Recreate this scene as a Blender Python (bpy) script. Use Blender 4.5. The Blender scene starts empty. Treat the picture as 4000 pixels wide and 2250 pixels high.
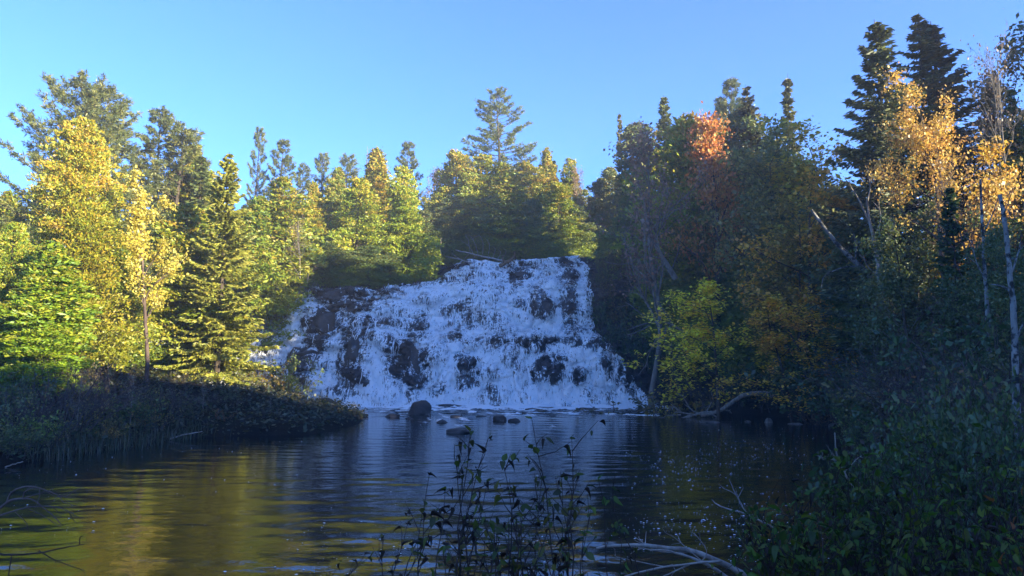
import bpy, math, random
import numpy as np
from mathutils import Vector, Matrix

R = math.radians
random.seed(11)
rng = np.random.default_rng(11)
SC = bpy.context.scene
COL = SC.collection

# ------------------------------------------------------------------ camera, sky, sun, exposure
W0, H0, F0 = 4000.0, 2250.0, 2856.0          # photograph's size, focal length in its pixels
CAM_Z = 3.0
PITCH = math.atan(312.0 / F0)
cam_d = bpy.data.cameras.new('camera'); cam = bpy.data.objects.new('camera', cam_d); COL.objects.link(cam)
cam_d.sensor_width = 36.0; cam_d.lens = 36.0 * F0 / W0
cam_d.clip_start = 0.05; cam_d.clip_end = 6000
cam.location = (0, 0, CAM_Z); cam.rotation_euler = (math.pi / 2 + PITCH, 0, 0)
SC.camera = cam

SUN_EL, SUN_AZ = R(14.0), R(121.0)           # azimuth clockwise from +Y (straight ahead): from the right, a little behind
world = bpy.data.worlds.new('World'); SC.world = world; world.use_nodes = True
nt = world.node_tree; nt.nodes.clear()
wo = nt.nodes.new('ShaderNodeOutputWorld'); bg = nt.nodes.new('ShaderNodeBackground')
sky = nt.nodes.new('ShaderNodeTexSky'); sky.sky_type = 'NISHITA'; sky.sun_disc = False
sky.sun_elevation = SUN_EL; sky.sun_rotation = SUN_AZ
sky.altitude = 500; sky.air_density = 0.7; sky.dust_density = 0.05; sky.ozone_density = 7.2
hs = nt.nodes.new('ShaderNodeHueSaturation'); hs.inputs['Saturation'].default_value = 1.0
hs.inputs['Hue'].default_value = 0.504
nt.links.new(sky.outputs[0], hs.inputs['Color']); nt.links.new(hs.outputs[0], bg.inputs['Color'])
bg.inputs['Strength'].default_value = 0.15
nt.links.new(bg.outputs[0], wo.inputs['Surface'])

sl = bpy.data.lights.new('sun', 'SUN'); sun = bpy.data.objects.new('sun', sl); COL.objects.link(sun)
sl.energy = 5.0; sl.angle = R(0.5); sl.color = (1.0, 0.87, 0.57)
SUN = Vector((math.cos(SUN_EL) * math.sin(SUN_AZ), math.cos(SUN_EL) * math.cos(SUN_AZ), math.sin(SUN_EL)))
sun.rotation_euler = (-SUN).to_track_quat('-Z', 'Y').to_euler()
sun.location = SUN * 200

vs = SC.view_settings
vs.view_transform = 'Standard'; vs.look = 'None'; vs.gamma = 1.0; vs.use_curve_mapping = False
vs.exposure = 2.08
SC.render.engine = 'CYCLES'
cy = SC.cycles
cy.max_bounces = 6; cy.diffuse_bounces = 3; cy.glossy_bounces = 3; cy.transmission_bounces = 3; cy.transparent_max_bounces = 8
cy.volume_bounces = 0; cy.caustics_reflective = False; cy.caustics_refractive = False
cy.use_denoising = True

HAZE = .0011
# ------------------------------------------------------------------ small maths
def sstep(a, b, x):
    t = np.clip((np.asarray(x, float) - a) / (b - a), 0, 1)
    return t * t * (3 - 2 * t)

_TAB = np.random.default_rng(5).random((8, 256, 256))
def vnoise(x, y, s=0):
    x = np.asarray(x, float); y = np.asarray(y, float)
    xi = np.floor(x).astype(int); yi = np.floor(y).astype(int)
    fx = x - xi; fy = y - yi
    fx = fx * fx * (3 - 2 * fx); fy = fy * fy * (3 - 2 * fy)
    T = _TAB[s % 8]
    a = T[xi & 255, yi & 255]; b = T[(xi + 1) & 255, yi & 255]
    c = T[xi & 255, (yi + 1) & 255]; d = T[(xi + 1) & 255, (yi + 1) & 255]
    return (a * (1 - fx) + b * fx) * (1 - fy) + (c * (1 - fx) + d * fx) * fy      # 0..1
def fbm(x, y, s=0, o=4):
    v = 0.0; a = 0.5; t = 0.0
    for i in range(o):
        v = v + a * vnoise(x * 2 ** i + 17.3 * i, y * 2 ** i + 9.1 * i, s + i); t += a; a *= 0.5
    return v / t

CP, SP = math.cos(PITCH), math.sin(PITCH)
def at(px, py, Y):
    """the point at distance Y ahead that the photograph shows at pixel (px, py)"""
    u = (px - W0 / 2) / F0; v = (H0 / 2 - py) / F0
    dy = CP - v * SP; dz = SP + v * CP
    return (u / dy * Y, Y, CAM_Z + dz / dy * Y)
def on_water(px, py):
    u = (px - W0 / 2) / F0; v = (H0 / 2 - py) / F0
    dy = CP - v * SP; dz = SP + v * CP
    Y = -CAM_Z * dy / dz
    return (u / dy * Y, Y)
def project(x, y, z):
    z = z - CAM_Z
    d = y * CP + z * SP; h = z * CP - y * SP
    return W0 / 2 + F0 * x / d, H0 / 2 - F0 * h / d
def nrm(a):
    return a / np.maximum(np.linalg.norm(a, axis=-1, keepdims=True), 1e-9)

# ------------------------------------------------------------------ mesh building
def make_mesh(name, V, faces, mat=None, cols=None, smooth=False, vattr=None, uv=None):
    me = bpy.data.meshes.new(name)
    V = np.asarray(V, dtype=np.float32)
    faces = [np.asarray(f, dtype=np.int32) for f in faces if len(f)]
    me.vertices.add(len(V)); me.vertices.foreach_set('co', V.ravel())
    loops = np.concatenate([f.ravel() for f in faces])
    tot = np.concatenate([np.full(len(f), f.shape[1], dtype=np.int32) for f in faces])
    start = np.concatenate([[0], np.cumsum(tot)[:-1]]).astype(np.int32)
    me.loops.add(len(loops)); me.loops.foreach_set('vertex_index', loops)
    me.polygons.add(len(tot)); me.polygons.foreach_set('loop_start', start)
    if smooth: me.polygons.foreach_set('use_smooth', np.ones(len(tot), dtype=bool))
    me.update(calc_edges=True)
    if cols is not None:
        c = np.ones((len(tot), 4), dtype=np.float32); c[:, :3] = cols
        a = me.attributes.new('col', 'FLOAT_COLOR', 'FACE'); a.data.foreach_set('color', c.ravel())
    if vattr:
        for k, v in vattr.items():
            a = me.attributes.new(k, 'FLOAT', 'POINT'); a.data.foreach_set('value', np.asarray(v, dtype=np.float32))
    if uv is not None:
        a = me.attributes.new('flow', 'FLOAT_VECTOR', 'POINT')
        u3 = np.zeros((len(V), 3), dtype=np.float32); u3[:, :uv.shape[1]] = uv
        a.data.foreach_set('vector', u3.ravel())
    if mat is not None: me.materials.append(mat)
    return me

class Acc:
    def __init__(s): s.V = []; s.Q = []; s.T = []; s.cq = []; s.ct = []; s.n = 0
    def quads(s, V, Q, c=None):
        s.V.append(np.asarray(V, float)); s.Q.append(np.asarray(Q) + s.n); s.n += len(V)
        s.cq.append(np.broadcast_to(np.asarray((0.5, 0.5, 0.5) if c is None else c, float), (len(Q), 3)))
    def tris(s, V, T, c=None):
        s.V.append(np.asarray(V, float)); s.T.append(np.asarray(T) + s.n); s.n += len(V)
        s.ct.append(np.broadcast_to(np.asarray((0.5, 0.5, 0.5) if c is None else c, float), (len(T), 3)))
    def tube(s, P, rad, n=5, c=None, cap=True):
        P = np.asarray(P, float); rad = np.asarray(rad, float)
        k = len(P)
        T = np.gradient(P, axis=0); T = nrm(T)
        ref = np.array((0.31, 0.95, 0.05)) if abs(T[0, 2]) > 0.5 else np.array((0.05, 0.1, 1.0))
        A = nrm(np.cross(T, ref)); B = np.cross(T, A)
        th = np.arange(n) / n * 2 * np.pi
        V = P[:, None, :] + rad[:, None, None] * (np.cos(th)[None, :, None] * A[:, None, :] + np.sin(th)[None, :, None] * B[:, None, :])
        i = np.arange(k - 1)[:, None] * n; j = np.arange(n)[None, :]; j2 = (j + 1) % n
        Q = np.stack([i + j, i + j2, i + n + j2, i + n + j], -1).reshape(-1, 4)
        s.quads(V.reshape(-1, 3), Q, c)
    def leaves(s, C, A, L, Wd, col, Bv=None, fold=0.0):
        """diamond leaves: centre C, long axis A, length L, width Wd"""
        N = len(C)
        if N == 0: return
        A = nrm(A)
        if Bv is None: Bv = rng.normal(size=(N, 3))
        B = nrm(np.cross(A, Bv))
        L = np.broadcast_to(np.asarray(L, float), (N,))[:, None]; Wd = np.broadcast_to(np.asarray(Wd, float), (N,))[:, None]; sv = np.exp(np.clip(rng.normal(-.05, .36, (N, 1)), -.9, .5)); L = L * sv; Wd = Wd * sv
        V = np.empty((N, 4, 3))
        V[:, 0] = C - A * L * .5; V[:, 1] = C + B * Wd * .5 - A * L * .06
        V[:, 2] = C + A * L * .5; V[:, 3] = C - B * Wd * .5 - A * L * .06
        s.quads(V.reshape(-1, 3), np.arange(N * 4).reshape(N, 4), col)
    def mesh(s, name, mat, smooth=False):
        V = np.concatenate(s.V); F = []; C = []
        if s.Q: F.append(np.concatenate(s.Q)); C.append(np.concatenate(s.cq))
        if s.T: F.append(np.concatenate(s.T)); C.append(np.concatenate(s.ct))
        return make_mesh(name, V, F, mat, np.concatenate(C), smooth)

def ob(name, me, parent=None, kind=None, color=None):
    o = bpy.data.objects.new(name, me); COL.objects.link(o)
    if parent is not None: o.parent = parent
    if kind: o['kind'] = kind
    if color is not None: o.color = (*color, 1)
    return o
def tag(o, label, cat, group=None, kind=None):
    o['label'] = label; o['category'] = cat
    if group: o['group'] = group
    if kind: o['kind'] = kind
    return o
def thing(name, label, cat, loc=(0, 0, 0), rz=0, group=None, scale=(1, 1, 1)):
    o = bpy.data.objects.new(name, None); COL.objects.link(o); o.empty_display_size = .3
    o.location = loc; o.rotation_euler = (0, 0, rz); o.scale = scale
    return tag(o, label, cat, group)

# ------------------------------------------------------------------ materials
def new_mat(name):
    m = bpy.data.materials.new(name); m.use_nodes = True
    n = m.node_tree.nodes; n.clear()
    out = n.new('ShaderNodeOutputMaterial')
    return m, m.node_tree, out
def N(t, kind, **kw):
    n = t.nodes.new(kind)
    for k, v in kw.items(): setattr(n, k, v)
    return n
def noise_node(t, scale, detail=4, rough=.55, vec=None, dist=0.0):
    n = N(t, 'ShaderNodeTexNoise'); n.inputs['Scale'].default_value = scale
    n.inputs['Detail'].default_value = detail; n.inputs['Roughness'].default_value = rough; n.inputs['Distortion'].default_value = dist
    if vec is not None: t.links.new(vec, n.inputs['Vector'])
    return n
def ramp(t, fac, stops):
    r = N(t, 'ShaderNodeValToRGB')
    e = r.color_ramp.elements
    while len(e) < len(stops): e.new(.5)
    for i, (p, c) in enumerate(stops):
        e[i].position = p; e[i].color = (*c, 1) if len(c) == 3 else c
    t.links.new(fac, r.inputs['Fac'])
    return r

def leaf_mat(name, trans=0.35, rough=.55, gloss=.06):
    m, t, out = new_mat(name)
    a = N(t, 'ShaderNodeAttribute', attribute_name='col')
    oi = N(t, 'ShaderNodeObjectInfo')
    mul = N(t, 'ShaderNodeMix', data_type='RGBA', blend_type='MULTIPLY'); mul.inputs[0].default_value = 1
    t.links.new(a.outputs['Color'], mul.inputs[6]); t.links.new(oi.outputs['Color'], mul.inputs[7])
    d = N(t, 'ShaderNodeBsdfDiffuse'); tr = N(t, 'ShaderNodeBsdfTranslucent'); g = N(t, 'ShaderNodeBsdfGlossy')
    g.inputs['Roughness'].default_value = rough; g.inputs['Color'].default_value = (.8, .85, .9, 1)
    t.links.new(mul.outputs[2], d.inputs['Color']); t.links.new(mul.outputs[2], tr.inputs['Color'])
    mx = N(t, 'ShaderNodeMixShader'); mx.inputs[0].default_value = trans
    t.links.new(d.outputs[0], mx.inputs[1]); t.links.new(tr.outputs[0], mx.inputs[2])
    mg = N(t, 'ShaderNodeMixShader'); mg.inputs[0].default_value = gloss
    t.links.new(mx.outputs[0], mg.inputs[1]); t.links.new(g.outputs[0], mg.inputs[2])
    t.links.new(mg.outputs[0], out.inputs['Surface'])
    return m

def bark_mat(name, c1, c2, scale=6.0, patches=None):
    m, t, out = new_mat(name)
    tc = N(t, 'ShaderNodeTexCoord'); mp = N(t, 'ShaderNodeMapping'); mp.inputs['Scale'].default_value = (1, 1, .3)
    t.links.new(tc.outputs['Object'], mp.inputs['Vector'])
    n = noise_node(t, scale, 6, .65, mp.outputs[0])
    r = ramp(t, n.outputs['Fac'], [(.32, c1), (.68, c2)])
    p = N(t, 'ShaderNodeBsdfPrincipled'); p.inputs['Roughness'].default_value = .9; p.inputs['Specular IOR Level'].default_value = .2
    col = r.outputs['Color']
    if patches:
        n2 = noise_node(t, scale * .9, 3, .6, tc.outputs['Object'])
        r2 = ramp(t, n2.outputs['Fac'], [(.5, (0, 0, 0)), (.58, (1, 1, 1))])
        mx = N(t, 'ShaderNodeMix', data_type='RGBA'); t.links.new(r2.outputs['Color'], mx.inputs[0])
        t.links.new(col, mx.inputs[6]); mx.inputs[7].default_value = (*patches, 1); col = mx.outputs[2]
    t.links.new(col, p.inputs['Base Color'])
    b = N(t, 'ShaderNodeBump'); b.inputs['Strength'].default_value = .6; b.inputs['Distance'].default_value = .03
    t.links.new(n.outputs['Fac'], b.inputs['Height']); t.links.new(b.outputs[0], p.inputs['Normal'])
    t.links.new(p.outputs[0], out.inputs['Surface'])
    return m

def rock_mat(name, c1, c2, c3, rough=.45, scale=1.0):
    m, t, out = new_mat(name)
    tc = N(t, 'ShaderNodeTexCoord')
    n1 = noise_node(t, .7 * scale, 6, .6, tc.outputs['Object']); n2 = noise_node(t, 7 * scale, 8, .7, tc.outputs['Object'])
    r = ramp(t, n1.outputs['Fac'], [(.3, c1), (.5, c2), (.72, c3)])
    mx = N(t, 'ShaderNodeMix', data_type='RGBA', blend_type='OVERLAY'); mx.inputs[0].default_value = .8
    r2 = ramp(t, n2.outputs['Fac'], [(.3, (.25, .25, .25)), (.75, (.75, .75, .75))])
    t.links.new(r.outputs['Color'], mx.inputs[6]); t.links.new(r2.outputs['Color'], mx.inputs[7])
    p = N(t, 'ShaderNodeBsdfPrincipled'); p.inputs['Roughness'].default_value = rough
    p.inputs['Specular IOR Level'].default_value = .35
    t.links.new(mx.outputs[2], p.inputs['Base Color'])
    b = N(t, 'ShaderNodeBump'); b.inputs['Strength'].default_value = .7; b.inputs['Distance'].default_value = .08
    t.links.new(n2.outputs['Fac'], b.inputs['Height']); t.links.new(b.outputs[0], p.inputs['Normal'])
    t.links.new(p.outputs[0], out.inputs['Surface'])
    return m

M_NEEDLE = leaf_mat('needles', .25, .5, .04)
M_LEAF = leaf_mat('leaf', .45, .5, .05)
M_NEAR = leaf_mat('broad_leaf', .35, .45, .02)
M_BARK = bark_mat('bark', (.035, .026, .02), (.12, .095, .075))
M_PALE = bark_mat('pale_bark', (.10, .085, .07), (.30, .27, .23))
M_BIRCH = bark_mat('birch_bark', (.11, .11, .105), (.29, .285, .27), 5, (.03, .03, .03))
M_TWIG = bark_mat('twig_bark', (.06, .042, .036), (.15, .11, .095))
M_DEAD = bark_mat('bleached_wood', (.16, .13, .11), (.42, .37, .32), 9)
M_DARKTWIG = bark_mat('dark_twig', (.02, .014, .012), (.06, .045, .04), 9)
M_ALDER = bark_mat('alder_twig', (.05, .038, .034), (.13, .10, .088), 9)
M_ROCK = rock_mat('wet_rock', (.022, .019, .018), (.048, .039, .034), (.09, .068, .056), .5)
M_STONE = rock_mat('pale_stone', (.08, .07, .06), (.2, .18, .16), (.34, .31, .29), .75, 3)
M_BOULDER = rock_mat('pool_boulder', (.02, .018, .018), (.042, .036, .033), (.07, .06, .054), .55, 2)

# ------------------------------------------------------------------ lie of the land
POOL = np.array([(-17, 9), (-17, 16), (-15.8, 22.5), (-14.7, 28.4), (-14.3, 31.5), (-12.4, 32.8), (-9.2, 33.2), (-8.3, 40), (-9.0, 46.5), (-12.5, 51.5), (-17, 56), (-22, 60), (0, 63), (12.2, 62),
                 (13, 56), (16, 46), (17, 40), (14, 32), (10, 22), (7, 15), (4.4, 10.2), (2.5, 9.0), (-4, 8.6), (-10, 8.8)], float)
def pool_dist(x, y):
    x = np.asarray(x, float); y = np.asarray(y, float)
    d = np.full(x.shape, 1e9); inside = np.zeros(x.shape, bool)
    n = len(POOL)
    for i in range(n):
        ax, ay = POOL[i]; bx, by = POOL[(i + 1) % n]
        ex, ey = bx - ax, by - ay
        t = np.clip(((x - ax) * ex + (y - ay) * ey) / (ex * ex + ey * ey), 0, 1)
        d = np.minimum(d, np.hypot(x - ax - t * ex, y - ay - t * ey))
        c = ((ay > y) != (by > y)) & (x < (bx - ax) * (y - ay) / (by - ay + 1e-12) + ax)
        inside ^= c
    return np.where(inside, -d, d)

# profile of the rock steps, (distance, height), left shoulder and main falls; the rows answer each other
CL = np.array([(56.8, -1.0), (57.6, 0.0), (58.2, 2.2), (59.2, 3.2), (59.8, 4.8), (60.4, 5.6), (61.4, 6.2), (61.9, 7.4), (62.4, 8.3), (63.2, 8.7), (64.0, 9.3), (64.3, 9.9), (65.5, 10.2), (66.0, 10.35), (72., 10.7)])
CM = np.array([(58.8, -1.0), (59.6, 0.0), (60.3, 1.9), (61.2, 3.6), (62.2, 5.1), (63.2, 5.6), (66.0, 6.7), (66.6, 8.2), (67.5, 10.0), (68.8, 10.9), (71.4, 11.8), (71.7, 12.4), (75.3, 13.5), (75.7, 14.0), (82., 14.5)])
def face_w(x): return sstep(-13.5, -6.0, x)
def rise(x): return np.interp(x, [-12, -6, 0, 7.5], [0, -.3, .1, .6])       # the lip climbs to the right
def face_z(x, y):
    x = np.asarray(x, float); y = np.asarray(y, float)
    zl = np.interp(y, CL[:, 0], CL[:, 1]); zm = np.interp(y, CM[:, 0], CM[:, 1])
    w = face_w(x)
    return (1 - w) * zl + w * (zm + rise(x) * sstep(6, 14, zm))

def ground_z(x, y, rough=True):
    x = np.asarray(x, float); y = np.asarray(y, float)
    d = pool_dist(x, y)
    dp = np.maximum(d, 0)
    left = .25 * (1 - np.exp(-dp * 2.5)) + np.minimum(.2 * dp, 2.6 + .02 * dp)
    cap = 5.0 + 8.0 * sstep(25, 72, y)
    right = .25 * (1 - np.exp(-dp * 2.5)) + cap * (1 - np.exp(-dp * .42 / cap))
    near = .2 * (1 - np.exp(-dp * 3)) + np.minimum(.17 * dp, 1.25 + .03 * dp)
    w = sstep(-4, 8, x)
    z = (1 - w) * left + w * right
    wn = sstep(16, 7, y) * sstep(9, 3, x)
    z = z * (1 - wn) + near * wn
    z = np.where(d < 0, -.15 - np.minimum(1.1, .3 * -d), z)
    far = face_z(x, y - 2.4) - .5
    behind = sstep(66, 70, np.where(x < -10, y, y - 9))
    far = far + .42 * behind
    z = np.where(y > 55, np.maximum(z, far), z)
    if rough:
        a = np.clip(dp * .12, 0, .35)
        z = z + a * (fbm(x / 3.1, y / 3.1, 3) - .5) * 2
    return z
def gz(x, y): return float(ground_z(np.array([x]), np.array([y]))[0])

# ground sheet
def axis(lo, hi, step, far):
    a = list(np.arange(lo, hi + step / 2, step)); s = step
    r = [];v = hi
    while v < far: s *= 1.35; v += s; r.append(v)
    l = []; s = step; v = lo
    while v > -far: s *= 1.35; v -= s; l.append(v)
    return np.array(l[::-1] + a + r)
gx = axis(-45, 60, .7, 2600); gy = axis(-12, 115, .7, 2600)
X, Y = np.meshgrid(gx, gy)
Z = ground_z(X, Y)
n, m_ = len(gx), len(gy)
ii = np.arange(m_ - 1)[:, None] * n + np.arange(n - 1)[None, :]
GQ = np.stack([ii, ii + 1, ii + n + 1, ii + n], -1).reshape(-1, 4)
m, t, out = new_mat('forest_floor')
tc = N(t, 'ShaderNodeTexCoord')
n1 = noise_node(t, .5, 5, .6, tc.outputs['Object']); n2 = noise_node(t, 11, 6, .7, tc.outputs['Object'])
r1 = ramp(t, n1.outputs['Fac'], [(.35, (.018, .014, .009)), (.5, (.04, .028, .016)), (.66, (.028, .032, .012))])
r2 = ramp(t, n2.outputs['Fac'], [(.35, (.3, .3, .3)), (.62, (.6, .55, .5)), (.75, (1, .8, .45))])
mx = N(t, 'ShaderNodeMix', data_type='RGBA', blend_type='MULTIPLY'); mx.inputs[0].default_value = 1
t.links.new(r1.outputs[0], mx.inputs[6]); t.links.new(r2.outputs[0], mx.inputs[7])
p = N(t, 'ShaderNodeBsdfPrincipled'); p.inputs['Roughness'].default_value = .95; p.inputs['Specular IOR Level'].default_value = .1
t.links.new(mx.outputs[2], p.inputs['Base Color'])
b = N(t, 'ShaderNodeBump'); b.inputs['Strength'].default_value = 1; b.inputs['Distance'].default_value = .06
t.links.new(n2.outputs['Fac'], b.inputs['Height']); t.links.new(b.outputs[0], p.inputs['Normal'])
t.links.new(p.outputs[0], out.inputs['Surface'])
g = ob('ground', make_mesh('ground', np.stack([X, Y, Z], -1).reshape(-1, 3), [GQ], m, smooth=True), kind='structure')
g['label'] = 'dark leaf covered forest floor and river banks'

# ------------------------------------------------------------------ pool
_wr = np.random.default_rng(3)
WAVES = [(l, R(_wr.normal(0, 24)), _wr.random() * 7) for l in np.geomspace(.34, 1.7, 18)]
def chop(x, y):
    near_falls = sstep(42, 55, y) * sstep(14, 9, x) * sstep(-13, -8, x)
    calm = sstep(.5, 7, x - .22 * y + 3.0)              # sheltered right side
    lft = sstep(-4, -14, x) * sstep(18, 30, y)
    return (1 - .72 * calm) * (1 - .6 * lft) * (.0030 + .0030 * sstep(28, 14, y) * (.35 + .65 * sstep(-6, 1, x))) + .024 * near_falls
def wave_z(x, y):
    z = np.zeros_like(x)
    wx = x + .9 * (fbm(x / 3.7, y / 3.7, 6, 2) - .5); wy = y + .9 * (fbm(x / 4.3 + 9, y / 4.3, 7, 2) - .5)
    for l, a, ph in WAVES:
        k = 2 * np.pi / l
        z += np.sin(k * (np.sin(a) * wx + np.cos(a) * wy) + ph) * (l / 1.0) ** .8 * .42
    mod = .35 + 1.3 * fbm(x / 2.2, y / 3.0, 2, 3)
    rap = sstep(44, 50, y) * sstep(59, 55, y) * sstep(12, 8, x) * sstep(-11, -7, x)
    churn = sstep(55.5, 58.5, y) * sstep(-17, -11, x) * sstep(13, 11, x)
    rap = rap + churn * 3.0
    return chop(x, y) * z * mod + rap * .16 * (fbm(x / .9, y / 1.3, 4, 4) - .5)
wxs = np.arange(-23, 19, .125); wys = np.concatenate([np.arange(7.5, 30, .105), np.arange(30, 62, .16)])
X, Y = np.meshgrid(wxs, wys)
keep = pool_dist(X, Y) < 1.2
Z = wave_z(X, Y)
n = len(wxs); idx = np.arange(X.size).reshape(X.shape)
q = np.stack([idx[:-1, :-1], idx[:-1, 1:], idx[1:, 1:], idx[1:, :-1]], -1)[keep[:-1, :-1]].reshape(-1, 4)
use = np.unique(q); remap = np.full(X.size, -1); remap[use] = np.arange(len(use))
PV = np.stack([X, Y, Z], -1).reshape(-1, 3)[use]
x_, y_ = PV[:, 0], PV[:, 1]
apron = sstep(52.2, 57.6, y_ + 9.0 * (fbm(x_ / 2.2, y_ / 1.3, 1) - .5)) * sstep(-19, -12, x_) * sstep(13, 11.5, x_)
rif = sstep(.53, .70, fbm(x_ / 1.3, y_ / .75, 5, 5)) * sstep(43.5, 48, y_) * sstep(57, 54, y_) * sstep(12.5, 9, x_)
rif = np.maximum(rif, .8 * sstep(.62, .76, fbm(x_ / 1.0 + .2 * y_, y_ / 3.4, 2, 5)) * sstep(26, 40, y_) * sstep(9, 6, x_) * sstep(-9, -6, x_))
m, t, out = new_mat('pool_water')
tc = N(t, 'ShaderNodeTexCoord')
fa = N(t, 'ShaderNodeAttribute', attribute_name='foam')
mp = N(t, 'ShaderNodeMapping'); mp.inputs['Scale'].default_value = (1, 1.5, 1); t.links.new(tc.outputs['Object'], mp.inputs['Vector'])
n1 = noise_node(t, 5.5, 3, .5, mp.outputs[0], .4); n2 = noise_node(t, 6, 6, .7, tc.outputs['Object'])
p = N(t, 'ShaderNodeBsdfPrincipled'); p.inputs['Base Color'].default_value = (.010, .0075, .0045, 1)
p.inputs['Roughness'].default_value = .02; p.inputs['IOR'].default_value = 1.42
b = N(t, 'ShaderNodeBump'); b.inputs['Strength'].default_value = .25; b.inputs['Distance'].default_value = .02
t.links.new(n1.outputs['Fac'], b.inputs['Height']); t.links.new(b.outputs[0], p.inputs['Normal'])
fo = N(t, 'ShaderNodeBsdfPrincipled'); fo.inputs['Base Color'].default_value = (.86, .88, .9, 1); fo.inputs['Roughness'].default_value = .6
ad = N(t, 'ShaderNodeMath', operation='ADD'); t.links.new(fa.outputs['Fac'], ad.inputs[0])
sb = N(t, 'ShaderNodeMath', operation='MULTIPLY_ADD'); t.links.new(n2.outputs['Fac'], sb.inputs[0]); sb.inputs[1].default_value = 1.6; sb.inputs[2].default_value = -1.12
t.links.new(sb.outputs[0], ad.inputs[1])
ra = ramp(t, ad.outputs[0], [(.25, (0, 0, 0)), (.55, (1, 1, 1))])
ms = N(t, 'ShaderNodeMixShader'); t.links.new(ra.outputs[0], ms.inputs[0]); t.links.new(p.outputs[0], ms.inputs[1]); t.links.new(fo.outputs[0], ms.inputs[2])
t.links.new(ms.outputs[0], out.inputs['Surface'])
o = ob('water', make_mesh('water', PV, [remap[q]], m, smooth=True, vattr={'foam': np.clip(apron * 1.35 + rif * .95, 0, 1.3)}), kind='structure')
o['label'] = 'dark rippled pool below the falls'

# ------------------------------------------------------------------ rock steps and the falls over them
# dark rock left bare by the water, with thin strips standing in for ledge shadows: where the photograph shows it (centre, radii in its pixels), how bare, how far it bulges
BARE = [(1330, 1155, 95, 50, 1.0, .5), (1245, 1128, 200, 26, .84, .15), (1275, 1258, 92, 62, 1.0, .6), (1238, 1330, 54, 48, 1.0, .4), (1195, 1392, 66, 36, 1.0, .5), (1400, 1180, 60, 30, .8, .3), (1330, 1215, 70, 30, .9, .3),
        (1095, 1215, 36, 62, .95, .3), (1373, 1400, 44, 108, 1.0, .6), (1400, 1500, 36, 45, .8, .3), (1603, 1420, 62, 100, .92, .6), (1828, 1214, 30, 62, .74, .4), (1895, 1225, 50, 50, .55, .3),
        (2109, 1188, 38, 66, .93, .6), (2225, 1200, 31, 88, .95, .6), (2228, 1095, 34, 34, 1.0, .5), (2037, 1078, 40, 24, 1.0, .3), (2048, 1040, 58, 17, 1.0, .3),
        (2222, 1030, 40, 16, .95, .3), (1780, 1322, 30, 22, .9, .4), (2110, 1432, 26, 56, .95, .5), (2180, 1336, 100, 11, .95, .3), (1820, 1455, 40, 58, .7, .4),
        (2170, 1455, 22, 66, .7, .3), (1640, 1275, 38, 42, .66, .3), (1720, 1090, 125, 6, .9, .1), (2335, 1346, 60, 26, .85, .3), (2440, 1470, 34, 44, .7, .3), (1500, 1440, 20, 80, .5, .2),
        (2270, 1450, 26, 60, .5, .2), (2045, 1200, 30, 40, .6, .3), (1965, 1115, 46, 18, .35, .1), (1660, 1180, 40, 30, .45, .2), (1800, 1050, 60, 8, .6, .1),
        (1150, 1460, 40, 60, .55, .2), (1960, 1330, 60, 18, .5, .2), (1480, 1150, 50, 26, .55, .2), (1560, 1140, 30, 16, .5, .2), (2035, 1330, 30, 20, .5, .2), (1700, 1500, 24, 50, .45, .2),
        (1920, 1520, 26, 40, .45, .2), (2300, 1520, 30, 30, .5, .2), (2380, 1420, 24, 40, .4, .2), (1520, 1260, 30, 34, .45, .2), (1430, 1290, 26, 40, .4, .2)]

def cells(x, a, sx, sy, seed):
    """rounded bosses of rock: distance to the nearest and next boss, offset from the nearest, and a number of its own"""
    r = np.random.default_rng(seed); T = r.random((3, 97, 89))
    u = x / sx; v = a / sy; iu = np.floor(u).astype(int); iv = np.floor(v).astype(int)
    f1 = np.full(u.shape, 9.); f2 = np.full(u.shape, 9.); ox = np.zeros(u.shape); oy = np.zeros(u.shape); idn = np.zeros(u.shape)
    for dj in (-1, 0, 1):
        for di in (-1, 0, 1):
            ci = iu + di; cj = iv + dj
            px_ = ci + .5 + .9 * (T[0, ci % 97, cj % 89] - .5) + .5 * (cj % 2); py_ = cj + .5 + .9 * (T[1, ci % 97, cj % 89] - .5)
            dx = u - px_; dy = v - py_; d = np.hypot(dx, dy)
            m = d < f1
            f2 = np.where(m, f1, np.minimum(f2, d)); ox = np.where(m, dx, ox); oy = np.where(m, dy, oy); idn = np.where(m, T[2, ci % 97, cj % 89], idn); f1 = np.where(m, d, f1)
    return f1, f2, ox, oy, idn

def arc_resample(C, nrow):
    s = np.concatenate([[0], np.cumsum(np.hypot(*np.diff(C, axis=0).T))])
    # blend of equal steps per control span and equal steps per length
    t = np.linspace(0, 1, nrow)
    return np.stack([np.interp(t * s[-1], s, C[:, 0]), np.interp(t * s[-1], s, C[:, 1])], 1), t * s[-1]
def span_resample(C, ref, nrow):
    """sample C so that row r lies on the same span as it does on ref"""
    s = np.concatenate([[0], np.cumsum(np.hypot(*np.diff(ref, axis=0).T))])
    u = np.interp(np.linspace(0, s[-1], nrow), s, np.arange(len(ref)))
    k = np.arange(len(C))
    return np.stack([np.interp(u, k, C[:, 0]), np.interp(u, k, C[:, 1])], 1)

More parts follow.
